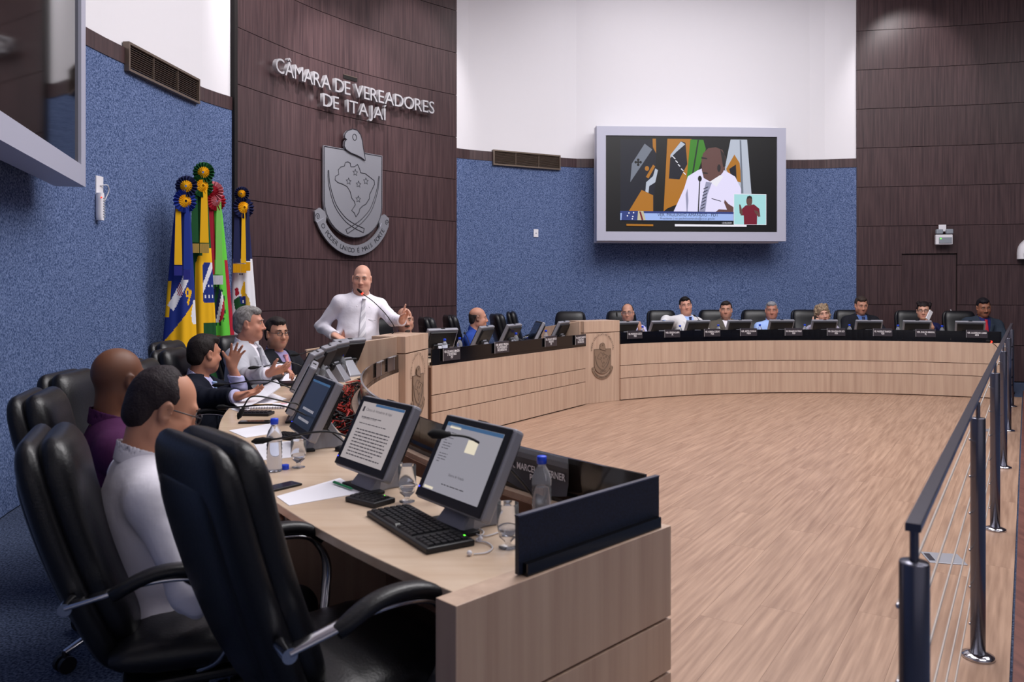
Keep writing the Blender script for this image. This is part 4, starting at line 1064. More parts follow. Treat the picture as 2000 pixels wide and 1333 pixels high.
# ------------------------------------------------------------------ steel rail
rail = thing('guard_rail', 'steel guard rail with thin wires along the laminate edge', 'railing', (2.6, 4.5, 0))
P1 = Vector((1.888, 3.228, 0)); STEP = Vector((1.099, 1.698, 0)); posts = [Vector((.775, 1.535, 0))]+[P1+STEP*k for k in range(5)]
for p in posts:
    o = MB().lathe([(0, 0), (.0275, 0), (.0275, .968), (.026, .972), (0, .972)], 24, p).build('post', 'steel_dark', rail, True)
    MB().lathe([(.029, 0), (.062, 0), (.06, .012), (.034, .02), (.029, .02)], 20, p).build('base_flange', 'chrome', o, True)
    MB().tube([p+Vector((0, 0, .97)), p+Vector((0, 0, 1.035))], .0085, 10).build('stem', 'steel_dark', o, True)
    n_ = RN
    for z in (.88, .73, .58, .43, .28, .13):
        MB().sphere(p+n_*.028+Vector((0, 0, z)), .006, 8).build('wire_stud', 'chrome', o, True)
e0, e1 = posts[0]-RD*.02, posts[-1]+RD*.05
MB().ribbon([e0+Vector((0, 0, 1.042)), (e0+e1)/2+Vector((0, 0, 1.042)), e1+Vector((0, 0, 1.042))], .014, .008, RN).build('handrail', 'steel_dark', rail, True, bevel=.002)
for z in (.88, .73, .58, .43, .28, .13):
    MB().tube([posts[0]+RN*.03+Vector((0, 0, z)), posts[-1]+RN*.03+Vector((0, 0, z))], .0032, 6).build('wire', 'wire_grey', rail, True)
for k in (.62, .47, .27, .18):
    MB().box(posts[4]+RD*1.0+Vector((-.04, 0, k+.2)), (.12, .03, .02)).build('clamp', 'black_plastic', rail, True)
# ------------------------------------------------------------------ flags
mat('flagcloth', 'ffffff', .8, attr='Col')
YEL, BLU, GRN, RED, WHT, LIM, GLD, NAV = [lin(c)[:3] for c in ('f2b705', '10297e', '0a4a20', 'a80f2c', 'e8e6ec', '5fc63c', 'b89840', '1a2050')]
def inpoly(x, y, poly):
    c = False; n = len(poly)
    for i in range(n):
        x1, y1 = poly[i]; x2, y2 = poly[i-1]
        if (y1 > y) != (y2 > y) and x < (x2-x1)*(y-y1)/(y2-y1)+x1: c = not c
    return c
def flag(lb, px, ytop, Y, wt, wb, lean, colf, seed, rib, ros, yr):
    rnd = random.Random(seed); top = Pd(px, ytop, Y); base = Vector((top.x, top.y, 0)); zt = top.z-.10
    t = thing('flag', lb, 'flag', base, 0, 'flags standing by the wood wall')
    MB().tube([(0, 0, 0), (0, 0, zt+.12)], .014, 10).build('pole', 'chrome', t); MB().lathe([(0, 0), (.16, 0), (.15, .03), (.03, .05), (0, .05)], 18).build('stand', 'steel_dark', t)
    zb = .42; nr, na = 190, 96; V = []; Fc = []
    view = Vector((-base.x, -base.y, 0)).normalized(); rt = Vector((view.y, -view.x, 0))*-1     # rt = picture right
    if rt.x < 0: rt = -rt
    ph = rnd.uniform(0, 6)
    for i in range(nr+1):
        v = i/nr; z = zt-(zt-zb)*v; hw = wt+(wb-wt)*v**.85; cxl = lean*v
        for j in range(na):
            a = 2*math.pi*j/na
            fo = 1+(.17*v**.5)*math.sin(5*a+ph+.8*v)+.10*v*math.sin(9*a+2*ph)
            p = rt*(cxl+hw*math.cos(a)*(.9+.1*fo))+view*(hw*.5*math.sin(a)*fo)
            V.append((p.x, p.y, z))
    cols = []
    for i in range(nr):
        for j in range(na):
            k = (j+1) % na; Fc.append((i*na+j, (i+1)*na+j, (i+1)*na+k, i*na+k))
            a = 2*math.pi*(j+.5)/na; cols.append(colf(math.cos(a), (i+.5)/nr, math.sin(a) > 0))
    mb = MB().add(V, Fc, 0, True); o = mb.build('cloth', 'flagcloth', t)
    ca = o.data.color_attributes.new('Col', 'FLOAT_COLOR', 'CORNER'); arr = np.ones((len(cols)*4, 4), np.float32); arr[:, :3] = np.repeat(np.array(cols), 4, 0)
    ca.data.foreach_set('color', arr.ravel())
    if rib:       # sash: two hanging bands with a fringe
        for cA, off, wd, ln in rib['bands']:
            q = [rt*(off*(1-.0)+lean*.1)+view*(wt*.75+.03+.02*k/6+.03*k/6)+Vector((0, 0, zt+.05-ln*k/6)) for k in range(7)]
            MB().ribbon(q, [wd*(.6+.4*k/6) for k in range(7)], .004, rt).build('sash_band', cA, t)
            f0 = q[-1]+Vector((0, 0, -.02)); mbf = MB()
            for k in range(9): mbf.box(f0+rt*(wd*(k-4)/4.3)+Vector((0, 0, -.035)), (wd*.2, .006, .09))
            mbf.build('fringe', rib['fringe'], t)
    for rk, (c1, c2, dx_, dz_, R_) in enumerate(ros):
        mbr = MB(); c = rt*dx_+view*(wt*.7+.05)+Vector((0, 0, zt+.1+dz_)); tilt = .5 if rk else -.3
        n1 = (view+rt*tilt).normalized(); r1 = n1.cross(Vector((0, 0, 1))).normalized(); u1 = r1.cross(n1)
        nn = 36
        r0 = [c+(r1*math.cos(2*math.pi*k/nn)+u1*math.sin(2*math.pi*k/nn))*R_*.12+n1*.02 for k in range(nn)]
        r2 = [c+(r1*math.cos(2*math.pi*k/nn)+u1*math.sin(2*math.pi*k/nn))*R_*.55+n1*(.01 if k % 2 else -.012) for k in range(nn)]
        r3 = [c+(r1*math.cos(2*math.pi*k/nn)+u1*math.sin(2*math.pi*k/nn))*R_+n1*(.016 if k % 2 else -.02) for k in range(nn)]
        rb_ = [p-n1*.012 for p in r0]
        MB().loft([rb_, r0, r2], 0, False, False).build('rosette_heart', c2, t); MB().loft([r2, r3, [p-n1*.006 for p in r3], [p-n1*.006 for p in r2]], 0, False, False).build('rosette_frill', c1, t)
for nm, h in (('cl_yel', 'f2b705'), ('cl_blu', '14308c'), ('cl_grn', '0c5226'), ('cl_red', 'a80f2c'), ('cl_wht', 'e8e6ec'), ('cl_lim', '7fd060'), ('cl_gld', 'c8a858'), ('cl_nav', '141c4c'), ('cl_vio', '3a3c9a'), ('cl_pnk', 'd07a84')): mat(nm, h, .8)
def f1(u, v, fr):
    y = v*405
    if not fr: return BLU if y < 280 else YEL
    if inpoly(u, y, [(.3, 144), (.70, 153), (-.45, 222), (-.85, 210)]):
        if math.hypot((u+.07)*60, y-180) < 13 and (int((u+5)*14)+int(y/4)) % 2: return RED
        return WHT
    if u < -.72 and 162 < y < 235: return YEL
    if inpoly(u, y, [(.45, 205), (.72, 178), (.8, 184), (.55, 212)]) or (abs(math.hypot((u-.5)*60, y-185)-7) < 2.5): return YEL
    if inpoly(u, y, [(.72, 232), (.9, 200), (1.1, 200), (1.1, 250), (.78, 248)]): return WHT
    if y > 244-42*u: return YEL
    return BLU
def f2(u, v, fr):
    y = v*424
    if not fr or u < -.5: return GRN
    if u > .1:
        if y < 122: return GRN
        if 151+30*max(0, .3-u) < y < 233-20*max(0, .3-u):
            if abs((y-182)+(u-.5)*60) < 10: return WHT
            if y > 196 and (int(u*11) % 3 == 0) and (int(y/8) % 3 == 0): return WHT
            return BLU
        return YEL if y < 272 else GRN
    return YEL if y > 139+60*max(0, -.25-u) else GRN
def f3(u, v, fr):
    y = v*377
    if not fr: return RED
    if y < 105: return LIM if abs(u) > .35 or u > 0 else RED
    if u > .74: return RED if y < 262 else WHT
    if y > 255 and u < .1: return RED
    d = (u/.5)**2+((y-195)/36)**2
    if d < 1: return (RED, WHT, NAV, GRN, NAV, WHT, RED, GRN)[int((u+.6)*4.5+(y-150)/26*1.0) % 8]
    if d < 1.35 and int(math.degrees(math.atan2(y-195, u*70))/14) % 2: return GRN
    return LIM
def f4(u, v, fr):
    y = v*364
    if not fr: return WHT
    if y < 98: return NAV
    if 126 < y < 131 and -.5 < u < .0 and int(u*40) % 2: return NAV
    if inpoly(u, y, [(-.7, 158), (-.45, 154), (-.3, 168), (-.62, 174)]): return RED
    if inpoly(u, y, [(-.18, 160), (.1, 142), (.2, 146), (.2, 172), (-.15, 174)]): return YEL
    if inpoly(u, y, [(-.3, 172), (.22, 172), (.22, 188), (-.2, 188)]): return WHT if int(u*18) % 3 == 0 and int(y/5) % 3 == 0 else BLU
    if inpoly(u, y, [(-.78, 180), (-.3, 172), (.22, 188), (.22, 200), (-.1, 205), (-.6, 202)]): return GRN
    if inpoly(u, y, [(.22, 166), (.5, 178), (.62, 200), (.22, 200)]): return GLD
    return WHT
S_ = dict(bands=[('cl_yel', -.035, .034, .66), ('cl_blu', .04, .03, .70)], fringe='cl_vio')
flag('blue and yellow municipal flag with a white stripe, leftmost of the flags', 357, 372, 7.55, .06, .18, -.04, f1, 1, S_, [('cl_nav', 'cl_yel', .03, .03, .10), ('cl_blu', 'cl_yel', .02, -.11, .11)], 0)
flag('green and yellow national flag with a blue disc, tallest of the flags', 391, 345, 7.75, .06, .16, .02, f2, 2, dict(bands=[('cl_yel', .035, .04, .60), ('cl_grn', -.05, .035, .6)], fringe='cl_gld'), [('cl_grn', 'cl_yel', .03, .03, .10), ('cl_grn', 'cl_yel', .02, -.1, .11)], 0)
flag('lime green and red state flag with a coat of arms', 418, 386, 7.95, .07, .18, .06, f3, 3, dict(bands=[('cl_red', -.035, .035, .72), ('cl_lim', .04, .035, .72)], fringe='cl_wht'), [('cl_pnk', 'cl_red', -.01, .05, .10), ('cl_red', 'cl_pnk', .02, -.04, .10)], 0)
flag('white flag with a blue and yellow sash, rightmost of the flags', 472, 392, 8.25, .06, .17, .03, f4, 4, dict(bands=[('cl_nav', -.05, .035, .6), ('cl_yel', .015, .025, .6), ('cl_nav', .06, .02, .58)], fringe='cl_yel'), [('cl_nav', 'cl_yel', .0, .06, .075), ('cl_nav', 'cl_yel', .02, -.08, .11)], 0)
# ------------------------------------------------------------------ people: each body is one surface grown from blended volumes
f32 = np.float32
def V3(*a): return np.array(a, f32)
def nrm(v): v = np.asarray(v, f32); return v/np.linalg.norm(v)
def cone(a, b, ra, rb, flat=None):
    a = np.asarray(a, f32); b = np.asarray(b, f32); ab = b-a; L2 = float(ab@ab)+1e-9
    def f(P):
        pa = P-a; t = np.clip(pa@ab/L2, 0, 1); q = pa-t[:, None]*ab
        if flat is not None:
            u, s = flat; c = q@u; q = q+(c*(1/s-1))[:, None]*u
        return np.sqrt((q*q).sum(1))-(ra+(rb-ra)*t)
    return f
def ell(c, r, R=None):
    c = np.asarray(c, f32); r = np.asarray(r, f32)
    def f(P):
        q = P-c
        if R is not None: q = q@R
        k0 = np.sqrt(((q/r)**2).sum(1)); k1 = np.sqrt(((q/(r*r))**2).sum(1))+1e-9
        return k0*(k0-1)/k1
    return f
def grow(fn, g): return lambda P: fn(P)-g
def smin(a, b, k):
    if k <= 0: return np.minimum(a, b)
    h = np.maximum(k-np.abs(a-b), 0)/k
    return np.minimum(a, b)-h*h*k*.25
def evaluate(ops, P, C=None, rb=0):
    """ops on points P (n blocks, m, 3); blocks far from a volume skip it"""
    if C is None:
        D = np.full(len(P), 9.0, f32)
        for md, fn, k in ops:
            d = fn(P) if md != 'd' else None
            if md == 'u': D = smin(D, d, k)
            elif md == 's': D = -smin(-D, d, k)
            elif md == 'i': D = np.maximum(D, d)
            else: D = D+fn(P)
        return D
    nb, m = P.shape[:2]; D = np.full((nb, m), 9.0, f32)
    for md, fn, k in ops:
        if md in 'us':
            idx = np.nonzero(fn(C) < rb+k+.01)[0]
            if not len(idx): continue
            d = fn(P[idx].reshape(-1, 3)).reshape(len(idx), m)
            D[idx] = smin(D[idx], d, k) if md == 'u' else -smin(-D[idx], d, k)
        elif md == 'i': D = np.maximum(D, fn(P.reshape(-1, 3)).reshape(nb, m))
        else: D = D+fn(P.reshape(-1, 3)).reshape(nb, m)
    return D
def surface(ops, lo, hi, h):
    B = 8; lo = np.asarray(lo, f32); hi = np.asarray(hi, f32); nb = np.ceil((hi-lo)/(h*B)).astype(int)
    bi = np.stack(np.meshgrid(*[np.arange(n) for n in nb], indexing='ij'), -1).reshape(-1, 3)
    Cn = (lo+(bi*B+(B-1)/2)*h).astype(f32); rb = h*B*.87*1.15
    Dc = evaluate(ops, Cn)
    keep = np.abs(Dc) < rb+.03
    N = nb*B; Vv = np.repeat(np.repeat(np.repeat(np.where(Dc < 0, -1, 1).astype(f32).reshape(nb), B, 0), B, 1), B, 2)
    kb = bi[keep]; off = np.stack(np.meshgrid(*[np.arange(B)]*3, indexing='ij'), -1).reshape(-1, 3)
    gi = kb[:, None, :]*B+off[None]
    D = evaluate(ops, (lo+gi*h).astype(f32), Cn[keep], rb)
    Vv[gi[..., 0], gi[..., 1], gi[..., 2]] = D
    s = Vv < 0
    def cnr(a, i, j, k): return a[i:N[0]-1+i, j:N[1]-1+j, k:N[2]-1+k]
    al = np.ones((N-1), bool); an = np.zeros((N-1), bool)
    for i in (0, 1):
        for j in (0, 1):
            for k in (0, 1): c = cnr(s, i, j, k); al &= c; an |= c
    ci = np.argwhere(an & ~al); m = len(ci); ids = np.full(N-1, -1, np.int32); ids[ci[:, 0], ci[:, 1], ci[:, 2]] = np.arange(m)
    acc = np.zeros((m, 3), f32); cnt = np.zeros(m, f32)
    E8 = [(i, j, k) for i in (0, 1) for j in (0, 1) for k in (0, 1)]
    val = {e: Vv[ci[:, 0]+e[0], ci[:, 1]+e[1], ci[:, 2]+e[2]] for e in E8}
    for a in E8:
        for ax in range(3):
            if a[ax] == 0:
                b = list(a); b[ax] = 1; b = tuple(b); x = (val[a] < 0) != (val[b] < 0)
                t = np.where(x, val[a]/(val[a]-val[b]+1e-12), 0)
                p = np.tile(np.array(a, f32), (m, 1)); p[:, ax] = t
                acc[x] += p[x]; cnt[x] += 1
    vs = lo+(ci+acc/np.maximum(cnt, 1)[:, None])*h
    quads = []
    for ax in range(3):
        sl0 = [slice(1, -1)]*3; sl0[ax] = slice(0, -1); sl1 = [slice(1, -1)]*3; sl1[ax] = slice(1, None)
        a = s[tuple(sl0)]; b = s[tuple(sl1)]; w_ = np.argwhere(a != b); st = a[w_[:, 0], w_[:, 1], w_[:, 2]]
        base = w_+1; base[:, ax] -= 1
        o1, o2 = [(1, 2), (2, 0), (0, 1)][ax]
        def cell(d1, d2): c = base.copy(); c[:, o1] -= d1; c[:, o2] -= d2; return ids[c[:, 0], c[:, 1], c[:, 2]]
        q = np.stack([cell(1, 1), cell(0, 1), cell(0, 0), cell(1, 0)], 1); q[~st] = q[~st][:, ::-1]
        quads.append(q)
    q = np.concatenate(quads); q = q[(q >= 0).all(1)]
    return vs, q
def np_mesh(name, vs, q, mats, parent, cols=None):
    me = bpy.data.meshes.new(name); me.vertices.add(len(vs)); me.vertices.foreach_set('co', vs.astype(f32).ravel())
    me.loops.add(len(q)*4); me.loops.foreach_set('vertex_index', q.astype(np.int32).ravel())
    me.polygons.add(len(q)); me.polygons.foreach_set('loop_start', np.arange(0, len(q)*4, 4, dtype=np.int32))
    me.polygons.foreach_set('use_smooth', np.ones(len(q), bool))
    for m_ in (mats if isinstance(mats, (list, tuple)) else [mats]): me.materials.append(MATS[m_])
    me.update(calc_edges=True); me.validate()
    if cols is not None:
        ca = me.color_attributes.new('Col', 'FLOAT_COLOR', 'POINT'); a = np.ones((len(vs), 4), f32); a[:, :3] = cols; ca.data.foreach_set('color', a.ravel())
    return link(name, me, parent)
def rot(axis, ang):
    a = nrm(axis); c, s = math.cos(ang), math.sin(ang); x, y, z = a
    return np.array([[c+x*x*(1-c), x*y*(1-c)-z*s, x*z*(1-c)+y*s], [y*x*(1-c)+z*s, c+y*y*(1-c), y*z*(1-c)-x*s], [z*x*(1-c)-y*s, z*y*(1-c)+x*s, c+z*z*(1-c)]], f32)
def hand_ops(Wp, D, Np, side, curl=.35, spread=.1, fing=None, thumb=.3):
    D = nrm(D); Np = np.asarray(Np, f32); Np = nrm(Np-D*(Np@D)); L = np.cross(D, Np)*side; ops = []
    bases = [(.030, .088), (.010, .094), (-.010, .090), (-.029, .080)]; lens = (.070, .078, .072, .056)
    for i, ((l, b), ln) in enumerate(zip(bases, lens)):
        p = Wp+L*l+D*b
        ops.append(('u', cone(Wp+L*l*.55+D*.012, p, .0175, .0125, (Np, .85)), .018))
        c = fing[i] if fing else curl*(1+.12*i)
        d = rot(Np, -side*spread*(i-1.3)*-1)@D if spread else D
        d = nrm(d); ax = np.cross(d, Np); r = .0098 if i < 3 else .0086
        for sgm, (fr_, cc) in enumerate(((.46, .8), (.30, 1.1), (.24, .8))):
            d = rot(ax, c*cc)@d; q = p+d*ln*fr_
            ops.append(('u', cone(p, q, r, r*.92), .004)); p = q; r *= .92
    p = Wp+D*.025+L*.024; q = Wp+D*.050+L*.045+Np*.012
    ops.append(('u', cone(p, q, .017, .0135), .014))
    d = nrm(D*.62+L*(.75-.6*thumb)+Np*(.2+.9*thumb)); e = q+d*.036; g = e+nrm(d+D*.25-L*.3*thumb)*.030
    ops += [('u', cone(q, e, .0125, .0115), .006), ('u', cone(e, g, .0112, .009), .004)]
    return ops
mat('skin', 'c08a72', .5, attr='Col', spec=.4)
mat('eye_white', 'bdb4ae', .3); mat('eye_dark', '1a1210', .15); mat('lens_clear', 'ffffff', .0, trans=1, ior=1.03)
mat('glasses_frame', '26242c', .3); mat('glasses_wire', '8c8a92', .3, metal=.7); mat('trousers_dark', '14151c', .85); mat('shoe_leather', '0c0a0a', .35)
mat('belt', '121012', .5)
def cloth(nm, c, c2=None, sc=(9, 9, 9), bump=.55):
    return mat(nm, c, .85, col2=c2 or c, scale=(60, 60, 60) if c2 else sc, bump=bump, bscale=14, spec=.15)
def person(lb, px, py, Y, body, head=(0, 0, 0), S=1.06, lean=0, side=0, twist=0, skin='c48e76', arms=None, outfit=('shirt', 'sh_white', None, None), hair=None,
           h=.0065, fat=0, glasses=None, stubble=0, stand=False, beard=None, female=False, hz=None, legs=True, bald=False, brow='2c2320', tie=None, sleeve=1.0, age=0, extra=None, mouth=0):
    tgt = Pd(px, py, Y); bd = math.radians(body)
    # torso frame
    ly, lx = math.radians(lean), math.radians(side)
    up = nrm(V3(math.sin(lx), math.sin(ly), math.cos(lx)*math.cos(ly)))
    fw = V3(math.sin(math.radians(-twist)), math.cos(math.radians(twist)), 0); fw = nrm(fw-up*(fw@up)); rt = np.cross(fw, up)
    shw = .165 if female else .188
    hy, hp, hr_ = [math.radians(a) for a in head]
    hf = V3(-math.sin(hy)*math.cos(hp), math.cos(hy)*math.cos(hp), -math.sin(hp)); hrt = nrm(np.cross(hf, V3(0, 0, 1))); hu = np.cross(hrt, hf)
    Rr = rot(hf, hr_); hrt, hu = Rr@hrt, Rr@hu
    def build_pts(hz):
        Hp = V3(0, 0, hz)
        T = lambda x, y, z: Hp+rt*x+fw*y+up*z
        N = T(0, -.02, .485); Hc = N+up*.092+hu*.085+hf*.018+V3(0, .01, 0)
        return T, N, Hc
    _, _, Hc0 = build_pts(0)
    if hz is None: hz = tgt.z/S-float(Hc0[2])
    T, N, Hc = build_pts(hz)
    lx_, ly_ = float(Hc[0])*S, float(Hc[1])*S; ca, sa = math.cos(bd-math.pi/2), math.sin(bd-math.pi/2)
    loc = (tgt.x-(lx_*ca-ly_*sa), tgt.y-(lx_*sa+ly_*ca), 0)
    root = thing('person', lb, 'person', loc, bd-math.pi/2, None, S)
    inv = lambda p: np.array([((p[0]-loc[0])*ca+(p[1]-loc[1])*sa)/S, (-(p[0]-loc[0])*sa+(p[1]-loc[1])*ca)/S, p[2]/S], f32)
    G = lambda x, y, z: Hc+hrt*x+hf*y+hu*z
    HR = np.stack([hrt, hf, hu], 1); TR = np.stack([rt, fw, up], 1)
    # --- arms
    if arms is None: arms = {}
    AR = {}
    for sd, nm in ((1, 'R'), (-1, 'L')):
        a = dict(w=(sd*.17, .40, hz+.19), d=(-sd*.45, 1, -.05), n=(0, 0, -1), pole=(sd*.9, -.5, -.5), curl=.3, world=False); a.update(arms.get(nm, {}))
        sh = T(sd*shw, -.012, .418); wv = inv(Pd(*a['px'])) if 'px' in a else V3(*a['w'])
        if 'rel' in a: wv = sh+V3(*a['rel'])
        dv = wv-sh; L = float(np.linalg.norm(dv)); l1, l2 = .295, .262
        if L > (l1+l2)*.985: wv = sh+dv/L*(l1+l2)*.985; dv = wv-sh; L = (l1+l2)*.985
        ct = (l1*l1+L*L-l2*l2)/(2*l1*L); pole = V3(*a['pole']); u = dv/L; pv = nrm(pole-u*(pole@u))
        el = sh+u*l1*ct+pv*l1*math.sqrt(max(0, 1-ct*ct))
        D = V3(*a['d']); Np = V3(*a['n'])
        if a.get('wd'):      # directions given in the world
            c2 = lambda q: V3(q[0]*ca+q[1]*sa, -q[0]*sa+q[1]*ca, q[2])
            D, Np = c2(a['d']), c2(a['n'])
        AR[sd] = (sh, el, wv, D, Np, a)
    w_ = (.93 if female else 1.0)+.10*fat
    def torso_ops(g):
        o = [('u', ell(T(0, .0, .32), (.165*w_+g, .112+.03*fat+g, .20+g), TR), .05),
             ('u', ell(T(0, .015+.035*fat, .13), (.152*w_+.02*fat+g, .112+.05*fat+g, .17+g), TR), .08),
             ('u', ell(T(0, -.005, .0), (.172*w_+g, .125+.02*fat+g, .115+g), TR), .08)]
        for sd in (1, -1):
            sh = AR[sd][0]
            o.append(('u', cone(T(sd*.045, -.02, .462), sh+up*.0, .048+g, .054+g), .05))
        if female:
            for sd in (1, -1): o.append(('u', ell(T(sd*.075, .095, .29), (.065+g, .055+g, .065+g), TR), .05))
        return o
    def arm_ops(g, endf=1.0, gw=None):
        o = []
        for sd in (1, -1):
            sh, el, wv = AR[sd][:3]; gw_ = g if gw is None else gw
            o.append(('u', cone(sh, el, .054+g, .043+g), .045))
            if endf > 0: o.append(('u', cone(el, el+(wv-el)*endf, .043+g, .043+(.028-.043)*endf+gw_), .03))
        return o
    def leg_ops(g):
        o = []
        for sd in (1, -1):
            if stand: hp_, kn, an, to = V3(sd*.09, 0, hz), V3(sd*.10, .02, .5), V3(sd*.10, -.02, .09), V3(sd*.12, .12, .035)
            else: hp_, kn, an, to = V3(sd*.09, .02, hz-.0), V3(sd*.13, .43, hz-.01), V3(sd*.13, .38, .10), V3(sd*.14, .52, .035)
            o += [('u', cone(hp_, kn, .085+g, .058+g), .05), ('u', cone(kn, an, .056+g, .042+g), .03)]
            if g == 0: o += [('u', cone(an+V3(0, -.03, -.05), to, .035, .032), .03)]
        return o
    # --- head
    nk = .058+.012*fat-(.010 if female else 0)
    hd = [('u', cone(N-up*.03, G(0, -.018, -.055), nk+.006, nk), .03),
          ('u', ell(G(0, -.015, .035), (.077, .099, .093), HR), .03),
          ('u', ell(G(0, .028, -.035), (.061+.006*fat, .066, .082), HR), .035),
          ('u', ell(G(0, .064, -.094), (.030+.008*fat, .028, .026), HR), .03),
          ('u', ell(G(0, .045, -.075), (.045+.012*fat, .045, .04), HR), .03)]
    if fat > .5: hd.append(('u', ell(G(0, .03, -.115), (.052, .05, .035), HR), .04))
    for sd in (1, -1):
        hd += [('u', ell(G(sd*.040, .060, -.030), (.027, .026, .027), HR), .025),
               ('u', ell(G(sd*.062, .012, -.062), (.014, .035, .03), HR), .03)]
    hd += [('u', cone(G(-.036, .078, .030), G(.036, .078, .030), .013, .013), .02)]
    for sd in (1, -1): hd += [('s', ell(G(sd*.032, .104, .010), (.021, .020, .014), HR), .012)]
    hd += [('u', cone(G(0, .088, .018), G(0, .108, -.026), .008, .0125), .012), ('u', ell(G(0, .112, -.030), (.0125, .012, .010), HR), .008)]
    for sd in (1, -1): hd += [('u', ell(G(sd*.0135, .100, -.034), (.009, .011, .008), HR), .006)]
    for sd in (1, -1):
        hd += [('u', cone(G(sd*.019, .0855, .0185), G(sd*.045, .078, .0165), .0065, .005), .006), ('u', cone(G(sd*.020, .085, .0005), G(sd*.044, .078, .002), .005, .004), .006)]
    mw = .024+.006*mouth; mz = -.0655
    hd += [('u', cone(G(-mw*.85, .088, mz+.005+.004*mouth), G(0, .096, mz+.006), .0055, .0065), .007), ('u', cone(G(mw*.85, .088, mz+.005+.004*mouth), G(0, .096, mz+.006), .0055, .0065), .007),
           ('u', cone(G(-mw*.7, .089, mz-.006), G(mw*.7, .089, mz-.006), .0068, .0068), .008),
           ('s', cone(G(-mw, .0985, mz+.006*mouth), G(0, .104, mz), .0028, .003), .004), ('s', cone(G(mw, .0985, mz+.006*mouth), G(0, .104, mz), .0028, .003), .004)]
    for sd in (1, -1):
        eR = HR@rot((0, 0, 1), -sd*.35)
        hd += [('u', ell(G(sd*.083, -.010, -.002), (.010, .021, .033), eR), .008), ('s', ell(G(sd*.094, -.006, .0), (.008, .012, .020), eR), .006), ('u', ell(G(sd*.081, -.002, -.026), (.009, .012, .011), HR), .008)]
    hands = []
    for sd in (1, -1):
        sh, el, wv, D, Np, a = AR[sd]
        hands += hand_ops(wv, D, Np, sd, a.get('curl', .3), a.get('spread', .08), a.get('fing'), a.get('thumb', .25))
    ops = torso_ops(0)+leg_ops(0)+arm_ops(0)+hd+hands
    pts = [T(-.3, -.2, -.15), T(.3, .25, .5), G(-.13, -.14, -.15), G(.13, .15, .16)]
    for sd in (1, -1): pts += [AR[sd][1]-.09, AR[sd][1]+.09, AR[sd][2]-.22, AR[sd][2]+.22]
    P_ = np.array(pts); lo = np.minimum(P_.min(0), V3(-.22, -.2, -.0)); hi = np.maximum(P_.max(0), V3(.22, .30 if stand else .62, .3)); lo[2] = -.005
    vs, q = surface(ops, lo, hi, h)
    base = np.array(lin(skin)[:3], f32); col = np.tile(base, (len(vs), 1)); loc_h = (vs-Hc)@HR
    x, y, z = loc_h[:, 0], loc_h[:, 1], loc_h[:, 2]; fr = (y > .03)
    m_ = np.exp(-((x/.026)**2+((z-mz)/.0095)**2)**1.5)*(y > .07); col = col*(1-.75*m_[:, None])+np.array(lin('9c5a52' if not female else 'a03c40')[:3], f32)*.75*m_[:, None]
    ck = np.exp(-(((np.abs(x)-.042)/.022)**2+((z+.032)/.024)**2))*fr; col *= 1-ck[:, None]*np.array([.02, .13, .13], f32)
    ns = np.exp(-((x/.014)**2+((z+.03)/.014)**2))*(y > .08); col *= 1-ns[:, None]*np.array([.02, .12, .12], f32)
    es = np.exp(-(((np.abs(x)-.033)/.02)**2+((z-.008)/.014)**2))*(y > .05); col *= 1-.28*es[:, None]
    if stubble:
        sb = (y > -.01)*np.clip((-.045-z)/.02, 0, 1)*np.clip((z+.135)/.02, 0, 1)*(1-m_); col = col*(1-stubble*sb[:, None])+np.array(lin('5a4c4a')[:3], f32)*stubble*sb[:, None]
    if bald:       # cropped hair shows as a shade on the scalp
        sc = np.clip((.045-y)/.04, 0, 1)*np.clip((z+.06)/.03, 0, 1)*np.clip((.085-z)/.05, 0, 1); k_ = bald*sc[:, None]; col = col*(1-k_)+np.array(lin('3a3030')[:3], f32)*k_
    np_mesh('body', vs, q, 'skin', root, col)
    # eyes, brows
    Mh = Matrix(((hrt[0], hf[0], hu[0]), (hrt[1], hf[1], hu[1]), (hrt[2], hf[2], hu[2])))
    for sd in (1, -1):
        c = G(sd*.032, .0775, .0095); mb = MB(); mb.sphere(c, .0112, 12, 0); c2 = c+hf*.0072; mb.sphere(c2, (.0055, .0052, .0055), 10, 1, Mh); mb.build('eye', ['eye_white', 'eye_dark'], root)
        MB().tube([G(sd*.014, .0935, .030), G(sd*.030, .0945, .036), G(sd*.050, .083, .030)], [.0035, .0042, .002], 6).build('eyebrow', mat('brow_'+brow, brow, .9), root)
    # --- hair
    cr = lambda g: ell(G(0, -.015, .036), (.077+g, .099+g, .093+g), HR); np_ = lambda g: ell(G(0, -.05, -.03), (.062+g, .058+g, .062+g), HR)
    if hair:
        st, hc, *hg = hair; g = hg[0] if hg else .010; hm = mat('hair_'+hc, hc, .6, col2=hg[1] if len(hg) > 1 else hc, scale=(120, 60, 40), bump=.35, bscale=160, spec=.25)
        def tz(P): q_ = (P-Hc)@HR; return q_
        def nz(P): q_ = (P-Hc)@HR; return .0012*(np.sin(q_[:, 0]*190+q_[:, 1]*60)*np.sin(q_[:, 1]*170+1)*np.sin(q_[:, 2]*150+q_[:, 0]*80)+np.sin(q_[:, 0]*90)*np.sin(q_[:, 2]*70+q_[:, 1]*50))
        ho = [('u', cr(g), 0), ('u', np_(g*.6), .03)]
